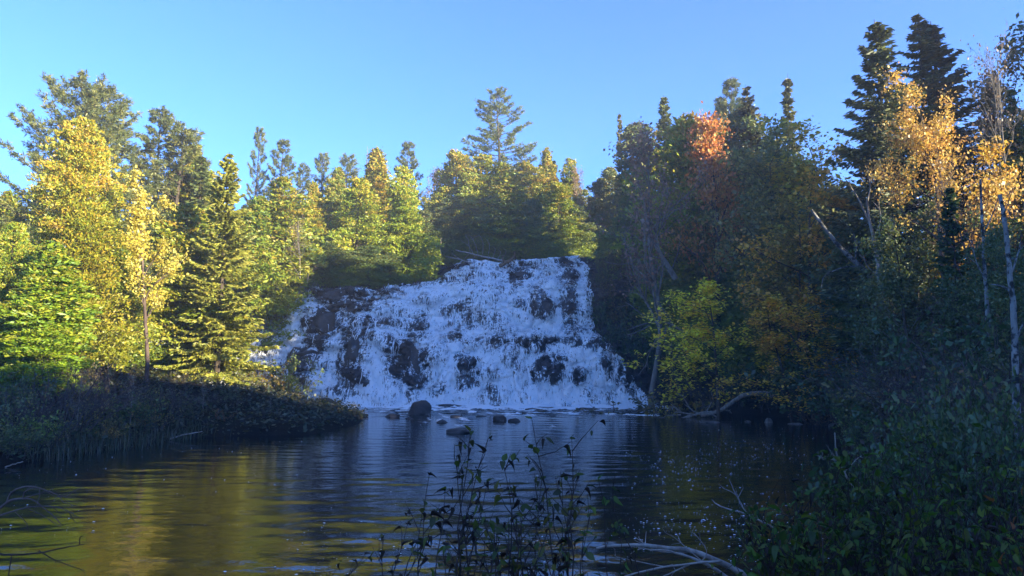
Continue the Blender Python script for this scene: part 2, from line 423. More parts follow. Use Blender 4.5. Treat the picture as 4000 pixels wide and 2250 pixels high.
def face_grid(xs, nrow):
    PM, arc = arc_resample(CM, nrow); PL = span_resample(CL, CM, nrow)
    x = np.broadcast_to(xs[None, :], (nrow, len(xs)))
    wob = (fbm(x / 6, np.linspace(0, 4, nrow)[:, None], 2, 2) - .5)
    w = face_w(x + 3 * wob)
    y = (1 - w) * PL[:, :1] + w * PM[:, :1]
    z = (1 - w) * PL[:, 1:] + w * (PM[:, 1:] + rise(x) * sstep(6, 14, PM[:, 1:]))
    # uneven ledges: heights wander along the face, rounded bosses stand proud, notches cut in
    up = sstep(0.2, 2.0, z) * sstep(14.6, 13.2, z)
    z = z + up * (2.2 * (fbm(x / 4.0, z / 5, 1, 3) - .5) + .5 * (fbm(x / 1.3, z / 2.2, 3, 3) - .5))
    a = np.broadcast_to(arc[:, None], x.shape)
    wx = x + 1.0 * (fbm(x / 1.7, a / 1.7, 4, 3) - .5); wa = a + 1.2 * (fbm(x / 1.9 + 7, a / 1.6, 5, 3) - .5)
    f1, f2, ox, oy, idn = cells(wx, wa, 2.7, 2.5, 5)
    g1, g2, qx, qy, idm = cells(wx + .4 * idn, wa, 1.05, .95, 6)
    boss = sstep(0, .75, f2 - f1); knob = sstep(0, .7, g2 - g1)
    lip = sstep(-.7, .45, -oy) * boss                               # a boss hangs furthest out low down, its back is a tread
    y = y - sstep(-.3, 1.2, z) * sstep(14.6, 13.6, z) * (1.5 * (fbm(x / 3.6, z / 4.2, 2, 3) - .5) + (.55 + .7 * idn) * (.65 * boss + .5 * lip) + (.12 + .25 * idm) * knob - .75)
    face_grid.cell = (f1, f2, ox, oy, idn, g1, g2, qy, idm)
    px, py = project(x, y, z)
    bare = np.zeros_like(x)
    for cx, cy_, rx, ry, s, bu in BARE:
        jx = 60 * (fbm(x / .9, z / .8, 3, 4) - .5); jy = 90 * (fbm(x / .8 + 5, z / 1.0, 5, 4) - .5)
        d = np.hypot((px + jx - cx) / (rx + 4), (py + jy - cy_) / (ry + 4))
        bare = np.maximum(bare, s * sstep(1.3, .7, d))
        y = y - bu * .6 * sstep(1.1, 0, d)
    return x, y, z, arc, bare, px, py

def grid_normals(x, y, z):
    P = np.stack([x, y, z], -1)
    du = np.gradient(P, axis=1); dv = np.gradient(P, axis=0)
    nn = nrm(np.cross(du, dv))
    nn[nn[..., 1] > 0] *= -1
    return P, nn

xs = np.arange(-31, 15, .15)
x, y, z, arc, bare, px, py = face_grid(xs, 260)
P, nn = grid_normals(x, y, z)
crag = np.abs(fbm(x / .7 + z / 3, z / .38, 1, 4) - .5)
slab = vnoise(np.floor(x / .9 + 1.5 * fbm(x / 2, z / 2, 1, 2)) * 3.3, np.floor(z / .42 + .8 * fbm(x / 3, z / 2, 3, 2)) * 5.7, 4) - .5
P = P + nn * ((.16 * (fbm(x / .4, z / .3, 2, 3) - .5) - .4 * sstep(.06, .0, crag) + .42 * slab * sstep(.2, 1, z) * (.2 + .8 * bare) - .10 * (1 - bare))[..., None])
k = len(xs); ii = np.arange(259)[:, None] * k + np.arange(k - 1)[None, :]
cliff = ob('rock_face', make_mesh('rock_face', P.reshape(-1, 3), [np.stack([ii, ii + 1, ii + k + 1, ii + k], -1).reshape(-1, 4)], M_ROCK, smooth=False), kind='structure')
cliff['label'] = 'dark stepped rock face under the falls'

# the water: its own skin over the rock, thick and bulging, torn open where rock shows
xs = np.arange(-30, 12.5, .075); NR = 430
x, y, z, arc, bare, px, py = face_grid(xs, NR)
P, nn = grid_normals(x, y, z)
a2 = np.broadcast_to(arc[:, None], x.shape)
slopez = np.gradient(z, axis=0); steep = np.clip(slopez / (np.abs(slopez) + np.abs(np.gradient(y, axis=0)) + 1e-6), 0, 1)
streak = fbm(x / .26 + .5 * fbm(x, a2 / 1.5, 1, 2), a2 / (.7 + 1.1 * steep), 2, 4)
lump = fbm(x / .8, a2 / .42, 4, 5)
fine = fbm(x / .17, a2 / .45, 6, 3)
thick = .03 + .13 * sstep(.3, .75, streak) * steep + .20 * sstep(.35, .8, lump) * (1 - .75 * steep) + .09 * (fine - .5)
P = P + nn * thick[..., None]
edge_r = np.where(z > 6.2, 7.35, 7.6 + np.clip(6.2 - z, 0, 9) * .62) + 1.1 * (fbm(z / 1.2, x * 0 + 3, 2, 3) - .5)
topy = np.interp(x, [-31, -12, -6, 13], [65.8, 66, 77, 79])
lft = np.interp(x, [-31, -26, -20.5, -17.5, -14, -12.5, -10.5], [.75, .55, .35, -.45, -.1, .25, 0])      # thin on the shoulder
lft = np.where(px < 1060, .35 + .9 * (fbm(x / 1.6, a2 / 9, 6, 2) - .5), lft * 0)
f1, f2, ox, oy, idn, g1, g2, qy, idm = face_grid.cell
# the solid white chutes and the churned feet of the drops (centre and radii in the photograph's pixels)
CHUTE = [(1700, 1180, 26, 70), (1712, 1262, 36, 40), (1790, 1296, 110, 16), (1985, 1215, 40, 50), (2035, 1262, 85, 46), (2160, 1262, 40, 60), (2150, 1310, 70, 16), (1226, 1440, 36, 90), (1480, 1410, 30, 110), (1440, 1520, 110, 24), (1300, 1350, 50, 60),
         (1168, 1215, 54, 78), (1135, 1345, 64, 46), (1150, 1285, 44, 50), (1860, 1535, 190, 16), (2200, 1530, 200, 22), (1960, 1470, 50, 60), (1740, 1390, 40, 60), (2290, 1400, 60, 60), (2330, 1490, 70, 50), (1600, 1180, 60, 36), (1750, 1130, 110, 14), (2060, 1110, 50, 14), (2150, 1130, 40, 30), (2270, 1150, 16, 120), (1900, 1390, 70, 14), (1930, 1060, 80, 10)]
chute = np.zeros_like(x)
for cx, cy_, rx, ry in CHUTE:
    jx = 40 * (fbm(x / .9 + 3, z / .9, 1, 3) - .5); jy = 50 * (fbm(x / .9 + 5, z / 1.0, 2, 3) - .5)
    chute = np.maximum(chute, sstep(1.35, .35, np.hypot((px + jx - cx) / rx, (py + jy - cy_) / ry)))
crest = sstep(.1, .5, oy); foot = sstep(-.28, -.6, oy); curtain = sstep(.35, .0, oy) * (1 - foot) * sstep(.05, .4, f2 - f1)
gully = sstep(.28, .02, f2 - f1)
wide = fbm(x / 1.8 + .4 * fbm(x / 2, a2 / 2, 1, 2), a2 / 2.4, 5, 4)
base = .78 + .55 * sstep(1.1, .2, z) + .22 * crest + .38 * foot + .30 * gully - .30 * curtain * (.3 + idn) + .9 * (wide - .5) + .35 * (idm - .5) * sstep(.1, .5, g2 - g1)
base = base + .55 * chute - bare * (.86 - .2 * chute) - np.clip(lft, 0, 1) * .8
flow = base + (1.7 * (streak - .5) * (.35 + .9 * curtain + .7 * bare) + .5 * (fine - .5)) * (1 - .7 * chute)
flow = np.where((x > edge_r) | (P[..., 1] > topy), -1, flow)
flow = np.where((z > 13.4) & (x < -6.2), -1, flow)
fc = .25 * (flow[:-1, :-1] + flow[1:, :-1] + flow[:-1, 1:] + flow[1:, 1:])
idx = np.arange(x.size).reshape(x.shape)
q = np.stack([idx[:-1, :-1], idx[:-1, 1:], idx[1:, 1:], idx[1:, :-1]], -1)[(fc > .10) & (z[:-1, :-1] > -.4)]
use = np.unique(q); remap = np.full(x.size, -1); remap[use] = np.arange(len(use))
m, t, out = new_mat('falling_water')
fv = N(t, 'ShaderNodeAttribute', attribute_name='flow'); fa = N(t, 'ShaderNodeAttribute', attribute_name='foam'); stp = N(t, 'ShaderNodeAttribute', attribute_name='steep')
def fl_noise(sx, sy, det, dist=.3):
    mp = N(t, 'ShaderNodeMapping'); mp.inputs['Scale'].default_value = (sx, sy, 1); t.links.new(fv.outputs['Vector'], mp.inputs['Vector'])
    return noise_node(t, 1.0, det, .62, mp.outputs[0], dist)
na = fl_noise(8.0, 2.2, 6, .8); nb = fl_noise(4.5, 6.5, 6, 1.4)
mixn = N(t, 'ShaderNodeMix', data_type='FLOAT'); t.links.new(stp.outputs['Fac'], mixn.inputs[0]); t.links.new(nb.outputs['Fac'], mixn.inputs[2]); t.links.new(na.outputs['Fac'], mixn.inputs[3])
sc1 = N(t, 'ShaderNodeMath', operation='MULTIPLY_ADD'); t.links.new(mixn.outputs[0], sc1.inputs[0]); sc1.inputs[1].default_value = 5.0; sc1.inputs[2].default_value = -2.62
sm = N(t, 'ShaderNodeMath', operation='MULTIPLY_ADD'); t.links.new(fa.outputs['Fac'], sm.inputs[0]); sm.inputs[1].default_value = .78; t.links.new(sc1.outputs[0], sm.inputs[2])
ra = ramp(t, sm.outputs[0], [(.12, (0, 0, 0)), (.62, (1, 1, 1))])
fo = N(t, 'ShaderNodeBsdfPrincipled'); fo.inputs['Base Color'].default_value = (.94, .95, .96, 1); fo.inputs['Roughness'].default_value = .55
tl = N(t, 'ShaderNodeBsdfTranslucent'); tl.inputs['Color'].default_value = (.85, .9, .95, 1)
mf = N(t, 'ShaderNodeMixShader'); mf.inputs[0].default_value = .15; t.links.new(fo.outputs[0], mf.inputs[1]); t.links.new(tl.outputs[0], mf.inputs[2])
bmp = N(t, 'ShaderNodeBump'); bmp.inputs['Strength'].default_value = .9; bmp.inputs['Distance'].default_value = .1
t.links.new(mixn.outputs[0], bmp.inputs['Height']); t.links.new(bmp.outputs[0], fo.inputs['Normal'])
gl = N(t, 'ShaderNodeBsdfGlossy'); gl.inputs['Roughness'].default_value = .12; gl.inputs['Color'].default_value = (.9, .9, .9, 1); t.links.new(bmp.outputs[0], gl.inputs['Normal'])
tp = N(t, 'ShaderNodeBsdfTransparent'); tp.inputs['Color'].default_value = (.8, .82, .84, 1)
mc = N(t, 'ShaderNodeMixShader'); mc.inputs[0].default_value = .10; t.links.new(tp.outputs[0], mc.inputs[1]); t.links.new(gl.outputs[0], mc.inputs[2])
ms = N(t, 'ShaderNodeMixShader'); t.links.new(ra.outputs[0], ms.inputs[0]); t.links.new(mc.outputs[0], ms.inputs[1]); t.links.new(mf.outputs[0], ms.inputs[2])
t.links.new(ms.outputs[0], out.inputs['Surface'])
uv = np.stack([x, a2], -1).reshape(-1, 2)[use]
o = ob('waterfall', make_mesh('waterfall', P.reshape(-1, 3)[use], [remap[q]], m, smooth=True,
       vattr={'foam': np.clip(flow, 0, 1.3).ravel()[use], 'steep': steep.ravel()[use]}, uv=uv), kind='structure')
o['label'] = 'white foaming water cascading down the rock steps'
# thin strands that hang clear of the rock, and spray thrown out at the crests and feet
r = np.random.default_rng(31)
m, t, out = new_mat('white_water'); p = N(t, 'ShaderNodeBsdfPrincipled'); p.inputs['Base Color'].default_value = (.93, .94, .95, 1); p.inputs['Roughness'].default_value = .6; t.links.new(p.outputs[0], out.inputs['Surface'])
sa = Acc(); R0, K0 = x.shape
live = (flow > -.5) & (z > .8) & (P[..., 1] < topy - 2)
wgt = (live * (flow > .25) * (.1 + 1.2 * np.clip(curtain, 0, 1)) * (1 - np.clip(bare * 1.6, 0, .96)) * (np.clip(lft, 0, 1) < .5)).ravel(); wgt = wgt / wgt.sum()
for q0 in r.choice(x.size, 1500, p=wgt):
    j, i = divmod(int(q0), K0); ln = int(r.integers(12, 30)); st_ = 3
    js = np.arange(j, max(j - ln, 8), -st_)
    if len(js) < 4: continue
    ic = np.clip(np.round(i + np.cumsum(r.normal(0, .35, len(js)))).astype(int), 1, K0 - 2)
    c = P[js, ic] + nn[js, ic] * (.05 + .16 * np.sin(np.linspace(.2, 2.6, len(js))))[:, None]
    w = (.008 + .022 * r.random()) * np.sin(np.linspace(.25, np.pi, len(js))) + .003
    V = np.empty((len(js), 2, 3)); V[:, 0] = c; V[:, 1] = c; V[:, 0, 0] -= w; V[:, 1, 0] += w
    k_ = np.arange(len(js) - 1) * 2
    sa.quads(V.reshape(-1, 3), np.stack([k_, k_ + 1, k_ + 3, k_ + 2], -1))
wg2 = (live * (flow > .3) * (.2 + 1.5 * foot + .8 * crest + .8 * chute)).ravel(); wg2 = wg2 / wg2.sum()
q0 = r.choice(x.size, 3000, p=wg2); c = P.reshape(-1, 3)[q0] + nn.reshape(-1, 3)[q0] * (r.random((3000, 1)) ** 2 * .45) + r.normal(0, .05, (3000, 3)) + np.array((0, 0, .06))
bx = r.uniform(-10.5, 11.5, 3500); bc = np.stack([bx, np.interp(bx, [-14, -7, 12], [57.6, 59.3, 59.4]) - np.abs(r.normal(0, .7, 3500)), .05 + np.abs(r.normal(0, .35, 3500))], 1)
c = np.concatenate([c, bc]); sz = .018 + .04 * r.random(len(c)) ** 2
d1 = nrm(r.normal(size=(len(c), 3))); d2 = nrm(np.cross(d1, r.normal(size=(len(c), 3))))
V = np.stack([c + d1 * sz[:, None], c - d1 * sz[:, None] * .6 + d2 * sz[:, None], c - d1 * sz[:, None] * .6 - d2 * sz[:, None]], 1)
sa.tris(V.reshape(-1, 3), np.arange(len(c) * 3).reshape(-1, 3))
ob('strand', sa.mesh('strand', m), o, 'stuff')

# ------------------------------------------------------------------ rocks
def rock_mesh(name, seed, mat, sx=1, sy=1, sz=1, flat=.25, sub=3, blocky=.0, ragged=.3):
    import bmesh
    bm = bmesh.new(); bmesh.ops.create_icosphere(bm, subdivisions=sub + 1, radius=1)
    V = np.array([v.co[:] for v in bm.verts]); F = np.array([[v.index for v in f.verts] for f in bm.faces]); bm.free()
    r = np.random.default_rng(seed)
    U = V.copy()
    if blocky: U = U / (np.abs(U) ** 5).sum(1, keepdims=True) ** (.2 * blocky)
    for _ in range(16 if blocky else 7):                         # planes that slice the lump: facets
        d = nrm(r.normal(size=3)); h = r.uniform(.55, .9)
        pr = U @ d; cut = np.maximum(pr - h, 0); U = U - cut[:, None] * d * .85
    U = U * (1 + ragged * (fbm(V[:, 0] * 1.3 + seed, V[:, 1] * 1.3 + V[:, 2] * 1.7, seed, 4) - .5))[:, None]
    U += nrm(V) * (.10 * ragged * (fbm(V[:, 0] * 6 + seed, V[:, 1] * 6 + V[:, 2] * 7, seed + 1, 2) - .5))[:, None]
    U[:, 2] = np.where(U[:, 2] < -flat, -flat + (U[:, 2] + flat) * .15, U[:, 2])
    U = U * np.array((sx, sy, sz))
    return make_mesh(name, U, [F], mat, smooth=not blocky)

# blocks of the face that stand clear of the water, one object each
def face_point(pxq, pyq):
    d = (px - pxq) ** 2 + (py - pyq) ** 2
    i = np.unravel_index(np.argmin(np.where(z > -.3, d, 1e12)), d.shape)
    return np.array((x[i], y[i], z[i]))
for i, (cx, cy_, rx, ry, dep, lab) in enumerate([
        (1335, 1158, 84, 42, 1.0, 'broad square rock ledge'), (1262, 1268, 60, 46, 1.2, 'brown overhanging rock'), (1228, 1338, 34, 34, .9, None), (1186, 1392, 46, 22, 1.0, None),
        (1095, 1225, 34, 50, .9, None), (1375, 1395, 26, 80, .35, 'tall dark rock pillar'), (1606, 1425, 38, 74, .35, 'wet rock hump with thin rills'),
        (2040, 1079, 32, 16, .6, None), (2050, 1042, 46, 11, 1.0, None), (2222, 1030, 30, 10, .8, None), (1235, 1222, 22, 20, .6, None), (1440, 1135, 34, 20, .6, None), (1150, 1140, 60, 14, .7, None)]):
    c = face_point(cx, cy_); s_ = c[1] / F0
    me = rock_mesh('rock', 40 + i, M_ROCK, rx * s_ * 1.1, dep, ry * s_ * 1.1, flat=.9, sub=3, blocky=.6, ragged=.55)
    r_ = ob('rock', me, cliff); r_.location = (c[0], c[1] + dep * .62, c[2]); r_.rotation_euler = (R(-14), 0, R(rng.uniform(-12, 12)))
    if lab: r_['label'] = lab

LEDGE = [face_point(a, b_) for a, b_ in ((2338, 1110), (2335, 1190), (2342, 1280), (2352, 1050), (2385, 1345), (2395, 1180), (2440, 1395), (2400, 1270), (2500, 1440), (2450, 1310), (2560, 1480), (2390, 1080), (2450, 1200))]
def pool_rock(px_, py_, wpx, hpx, label, mat=M_BOULDER, seed=1, name='boulder', cat='rock', group=None, flat=.2, ragged=.42, dz=0.0, dscale=.8):
    X_, Y_ = on_water(px_, py_)
    s_ = Y_ / F0
    hgt = hpx * s_
    me = rock_mesh(name, seed, mat, wpx * s_ / 2, wpx * s_ / 2 * dscale, hgt / .95, flat, 3, .3 if wpx < 100 else .15, ragged)
    o = ob(name, me); o.location = (X_, Y_ + wpx * s_ * .15, -.04 + dz); o.rotation_euler = (0, 0, R(seed * 37 % 25 - 12))
    return tag(o, label, cat, group)
pool_rock(1645, 1618, 112, 60, 'large dark domed boulder standing in the pool before the falls', seed=2, ragged=.2)
pool_rock(1582, 1566, 120, 38, 'low dark slab at the foot of the falls behind the domed boulder', seed=3)
pool_rock(1782, 1692, 122, 30, 'flat dark rock alone in the middle of the pool', seed=4)
pool_rock(1272, 1612, 150, 62, 'rounded dark boulder half hidden by the bushes on the left bank', seed=5, ragged=.18)
pool_rock(1528, 1630, 66, 20, 'small dark rock left of the domed boulder', seed=6)
pool_rock(1722, 1652, 52, 16, 'small low rock just right of the domed boulder', seed=7)
pool_rock(1776, 1630, 40, 14, 'little rock in the white riffle behind the flat rock', seed=8)
pool_rock(1952, 1643, 54, 24, 'pointed dark rock in the riffle right of the flat rock', seed=9)
pool_rock(2006, 1647, 50, 15, 'low rock touching the pointed rock in the riffle', seed=10)
pool_rock(1760, 1588, 130, 10, 'thin dark shelf of rock right of the domed boulder at the falls foot', seed=12, flat=.1)
pool_rock(1600, 1636, 34, 10, 'tiny wet stone in front of the domed boulder', seed=13)
pool_rock(1880, 1628, 50, 9, 'low wet stone left of the pointed rock', seed=14)
pool_rock(2330, 1612, 60, 10, 'barely showing dark rock at the right end of the riffle', seed=15)
pool_rock(2080, 1600, 80, 9, 'thin dark rock breaking the rapid water near the falls foot', seed=16)
pool_rock(3003, 1652, 38, 22, 'small pale angular stone in dark water by the right bank', M_STONE, 21, 'stone', 'stone', ragged=.5)
pool_rock(3112, 1658, 58, 9, 'thin flat pale stone right of the angular stone', M_STONE, 22, 'stone', 'stone', flat=.1)
pool_rock(3042, 1600, 82, 32, 'grey block shaped boulder on the right shore below the log', rock_mat('grey_stone', (.05, .045, .04), (.1, .09, .085), (.17, .16, .15), .8, 3), 23, 'boulder', 'rock', ragged=.5)
GREY = bpy.data.materials['grey_stone']
pool_rock(3276, 1672, 78, 34, 'triangular grey rock on the right shore under the leaves', GREY, 24, 'boulder', 'rock', ragged=.4)
pool_rock(2790, 1652, 62, 9, 'flat grey stone in front of the fallen log roots', GREY, 25, 'stone', 'stone', flat=.1)
pool_rock(2926, 1648, 32, 9, 'little grey stone between flat stone and angular stone', GREY, 26, 'stone', 'stone')
pool_rock(3140, 1618, 56, 7, 'thin grey stone at the water edge on the right shore', GREY, 27, 'stone', 'stone', flat=.1)
pool_rock(3196, 1648, 32, 12, 'small pinkish stone beside the triangular rock', M_STONE, 28, 'stone', 'stone')
pool_rock(3095, 1628, 20, 8, 'tiny stone behind the thin flat pale stone', GREY, 29, 'stone', 'stone')
pool_rock(2766, 1600, 58, 34, 'grey boulder on the shore behind the fallen log', GREY, 30, 'boulder', 'rock')
pool_rock(2860, 1596, 60, 26, 'dark boulder on the shore right of the log roots', M_BOULDER, 31, 'boulder', 'rock')
pool_rock(2950, 1606, 40, 10, 'wet stone on the shore under the arch of the log', GREY, 32, 'stone', 'stone')

# ------------------------------------------------------------------ plants: models
def mixc(cols, w):
    """pick per-leaf colours: rows of cols with weights w, jittered"""
    def f(n):
        k = rng.choice(len(cols), size=n, p=np.array(w) / sum(w))
        c = np.array(cols, float)[k] * rng.uniform(.75, 1.25, (n, 1)) * rng.uniform(.92, 1.08, (n, 3))
        return c
    return f

def cedar_model(seed, H=12., Rm=2.5, n_br=420, tips=((.40, .35, .03), (.29, .34, .03), (.16, .23, .028), (.44, .30, .045)), ex=.58, ls=1.0, dn=1.0):
    r = np.random.default_rng(seed)
    tr = Acc(); cr = Acc()
    lean = r.normal(0, .012, 2)
    zz = np.linspace(0, H * .97, 12); P0 = np.stack([lean[0] * zz + .06 * np.sin(zz * .8 + seed), lean[1] * zz, zz], 1)
    tr.tube(P0, np.interp(zz, [0, .3, H], [.30, .20, .015]) * H / 12, 8)
    ph = r.uniform(0, 9, 4)
    for b in range(n_br):
        h = r.beta(1.05, 1.15) * .97 + .03
        prof = (1 - h) ** ex * (.55 + .45 * min(1, (h + .02) / .16)) + .035
        az = r.uniform(0, 2 * np.pi)
        lob = 1 + .34 * math.sin(2 * az + ph[0] + h * 7) + .25 * math.sin(3 * az + ph[1] - h * 15)
        if fbm(np.array(az * 1.1 + seed), np.array(h * 7.0), seed % 5, 2) < .36 and r.random() < .7: continue
        L = Rm * prof * lob * r.uniform(.72, 1.08)
        z0 = h * H * .98
        d = np.array((math.cos(az), math.sin(az), r.uniform(.15, .55) + h * .5))
        c0 = np.array((np.interp(z0, zz, P0[:, 0]), np.interp(z0, zz, P0[:, 1]), z0))
        tt = np.linspace(0, 1, 5)[:, None]
        pts = c0 + d * L * tt + np.array((0, 0, -1)) * (.42 * L) * tt ** 2.2
        if h < .8: tr.tube(pts, np.linspace(.035, .006, 5) * (1.2 - h), 3)
        nl = int((38 + 105 * min(1.2, L / Rm * 1.5)) * dn)
        u = r.uniform(.22, 1.0, nl) ** .75
        c = c0 + d * L * u[:, None] + np.array((0, 0, -1)) * (.42 * L) * (u[:, None] ** 2.2)
        side = np.array((-math.sin(az), math.cos(az), 0))
        sp = (.14 + .30 * np.sin(np.pi * np.clip(u, 0, 1) ** .8)) * (.5 + .25 * L)
        c = c + side * (r.normal(0, 1, nl) * sp)[:, None] + np.array((0, 0, 1)) * (r.normal(-.1, .5, nl) * sp * .8)[:, None]
        A = nrm(d)[None, :] * .7 + side * r.normal(0, .55, (nl, 1)) + np.array((0, 0, 1)) * r.normal(-.15, .5, (nl, 1))
        clump = r.random(); base = np.array(tips)
        k = r.choice(len(base), size=nl, p=np.array([.34, .34, .2, .12]) if clump < .55 else (np.array([.12, .3, .55, .03]) if clump < .85 else np.array([.3, .1, .05, .55])))
        col = base[k] * r.uniform(.7, 1.25, (nl, 1))
        # old scales inside the crown are brown, the lower boughs greener
        g = np.clip(1.15 - h * 1.5, 0, 1) * .6
        col = col * (1 - g) + np.array((.25, .31, .02)) * g * r.uniform(.7, 1.3, (nl, 1))
        cr.leaves(c, A, r.uniform(.12, .27, nl) * ls, r.uniform(.055, .12, nl) * ls, col, Bv=side[None, :] * .6 + r.normal(0, .6, (nl, 3)))
    return dict(H=H, parts=[('trunk', tr.mesh('cedar_trunk', M_BARK, True), None), ('crown', cr.mesh('cedar_crown', M_NEEDLE), 'stuff')])

def spruce_model(seed, H=17., Rm=2.6, dens=1.0, droop=.5, cols=((.11, .14, .045), (.17, .19, .055), (.08, .115, .045))):
    r = np.random.default_rng(seed)
    tr = Acc(); cr = Acc()
    zz = np.linspace(0, H, 12); tr.tube(np.stack([.04 * np.sin(zz), .03 * np.cos(zz), zz], 1), np.linspace(.22, .01, 12), 8)
    z0 = .07 * H
    cols = np.array(cols)
    while z0 < H * .985:
        h = z0 / H
        nb = r.integers(5, 8)
        for b in range(nb):
            az = r.uniform(0, 2 * np.pi)
            L = (Rm * (1 - h) ** .85 + .12) * r.uniform(.6, 1.15)
            if r.random() < .1: L *= .4
            rise_ = .25 + .7 * h
            d = np.array((math.cos(az), math.sin(az), 0))
            tt = np.linspace(0, 1, 6)
            zc = rise_ * tt * L * .5 - droop * L * tt ** 1.6 * (1 - h * .8) + .22 * L * tt ** 4
            pts = np.array((0, 0, z0)) + d * (tt * L)[:, None]; pts[:, 2] += zc
            tr.tube(pts, np.linspace(.03, .006, 6) * (1.25 - h), 3)
            nl = int((34 + 84 * L) * dens)
            u = r.uniform(.12, 1, nl) ** .8
            cc = np.stack([np.interp(u, tt, pts[:, i]) for i in range(3)], 1)
            side = np.array((-d[1], d[0], 0)); sgn = np.where(r.random(nl) < .5, -1, 1)
            off = r.uniform(0, .42, nl) * (1.05 - u * .7) * min(1.3, .35 + .4 * L)
            c = cc + side * (sgn * off)[:, None] + np.array((0, 0, -1)) * (off * r.uniform(0, .9, nl))[:, None]
            A = d[None, :] * .75 + side * (sgn * .75)[:, None] + np.array((0, 0, -1)) * r.uniform(-.1, .75, (nl, 1))
            col = cols[r.choice(3, nl)] * r.uniform(.7, 1.3, (nl, 1))
            cr.leaves(c, A, r.uniform(.14, .32, nl), r.uniform(.05, .11, nl), col, Bv=np.array((0, 0, .35)) + r.normal(0, .8, (nl, 3)))
        z0 += r.uniform(.30, .5) * (.7 + .5 * (1 - h))
    return dict(H=H, parts=[('trunk', tr.mesh('spruce_trunk', M_BARK, True), None), ('crown', cr.mesh('spruce_crown', M_NEEDLE), 'stuff')])

def pine_model(seed, H=22., Rm=4.2, bare_to=.25, dens=1.0, up=.5, cols=((.13, .16, .055), (.19, .20, .065), (.09, .125, .05)), gaps=.25):
    r = np.random.default_rng(seed)
    tr = Acc(); cr = Acc(); cols = np.array(cols)
    zz = np.linspace(0, H * .99, 14); bx = .12 * np.sin(zz * .35 + seed)
    tr.tube(np.stack([bx, bx * .4, zz], 1), np.interp(zz, [0, H * .6, H], [.30, .16, .02]), 8)
    z0 = bare_to * H
    while z0 < H * .985:
        h = (z0 / H - bare_to) / (1 - bare_to)
        nb = r.integers(3, 6)
        a0 = r.uniform(0, 7)
        for b in range(nb):
            if r.random() < gaps: continue
            az = a0 + b * 2 * np.pi / nb + r.normal(0, .3)
            L = Rm * (.35 + .65 * min(1, h * 3 + .35)) * (1 - h) ** .62 * r.uniform(.55, 1.2) + .35
            d = np.array((math.cos(az), math.sin(az), 0)); side = np.array((-d[1], d[0], 0))
            tt = np.linspace(0, 1, 7)
            zc = (up * (.15 + .9 * h) * tt + .30 * up * tt ** 3) * L - .10 * L * tt * (1 - h)
            pts = np.array((np.interp(z0, zz, bx), np.interp(z0, zz, bx * .4), z0)) + d * (tt * L)[:, None] + side * (.12 * L * np.sin(tt * 3 + b))[:, None]
            pts[:, 2] += zc
            tr.tube(pts, np.linspace(.055, .008, 7) * (1.2 - .7 * h), 4)
            nt_ = int((9 + 13 * L) * dens)
            u = r.uniform(.28, 1.0, nt_) ** .7
            ct = np.stack([np.interp(u, tt, pts[:, i]) for i in range(3)], 1)
            off = r.normal(0, 1, nt_) * (.10 + .22 * L * (1.05 - u) * .55)
            ct = ct + side * off[:, None] + np.array((0, 0, 1)) * r.uniform(0, .28, (nt_, 1))
            ct = ct + d * r.normal(0, .12, (nt_, 1))
            tuftd = d[None, :] * .8 + side * (np.sign(off) * .5)[:, None] + np.array((0, 0, 1)) * r.uniform(.25, .9, (nt_, 1))
            m6 = 12
            C = np.repeat(ct, m6, 0); A = nrm(np.repeat(tuftd, m6, 0)) + r.normal(0, .62, (nt_ * m6, 3)); A = nrm(A)
            Ls = r.uniform(.15, .32, nt_ * m6)
            tc_ = cols[r.choice(3, nt_)] * r.uniform(.75, 1.25, (nt_, 1))
            col = np.repeat(tc_, m6, 0) * r.uniform(.8, 1.2, (nt_ * m6, 1))
            cr.leaves(C + A * Ls[:, None] * .45 + r.normal(0, .05, C.shape), A, Ls, r.uniform(.03, .065, len(C)), col)
        z0 += r.uniform(.35, .8) * (1.15 - .5 * h)
    return dict(H=H, parts=[('trunk', tr.mesh('pine_trunk', M_BARK, True), None), ('crown', cr.mesh('pine_crown', M_NEEDLE), 'stuff')])

def skeleton(r, H, levels=3, first=.25, ang=.8, ratio=.55, n1=14, n2=6, n3=5, r0=.16, wig=.13, up=.14, trunk_lean=(0, 0), spread=1.0):
    out = []; tips = []
    def branch(p, d, L, rad, lv):
        k = 9 if lv == 0 else (6 if lv == 1 else 4)
        pts = [p]; 
        for i in range(k):
            d = nrm(d + r.normal(0, wig * (1 + .4 * lv if lv else .55), 3) + np.array((0, 0, up * (.6 if lv else .9))))
            p = p + d * L / k; pts.append(p)
        pts = np.array(pts); rr = np.linspace(rad, rad * (.18 if lv == 0 else .25), k + 1)
        out.append((pts, rr, lv))
        if lv >= levels: tips.append(pts); return
        nc = (n1, n2, n3, 4)[lv]
        for j in range(nc):
            f = first + (1 - first) * (j + r.random()) / nc if lv == 0 else r.uniform(.25, 1)
            q = f * k; i = min(int(q), k - 1); pp = pts[i] + (pts[i + 1] - pts[i]) * (q - i)
            dd = nrm(pts[i + 1] - pts[i]); rv = nrm(np.cross(dd, r.normal(size=3)))
            a = ang * r.uniform(.65, 1.25) * (1.0 if lv else 1 - .35 * f)
            nd = nrm(dd * math.cos(a) + rv * math.sin(a) * spread)
            LL = L * ratio * r.uniform(.55, 1.1) * (1.0 if lv else (1.15 - .75 * f))
            branch(pp, nd, LL, max(rr[i] * .55, .004), lv + 1)
    branch(np.zeros(3), nrm(np.array((trunk_lean[0], trunk_lean[1], 1.0))), H * .92, r0, 0)
    return out, tips

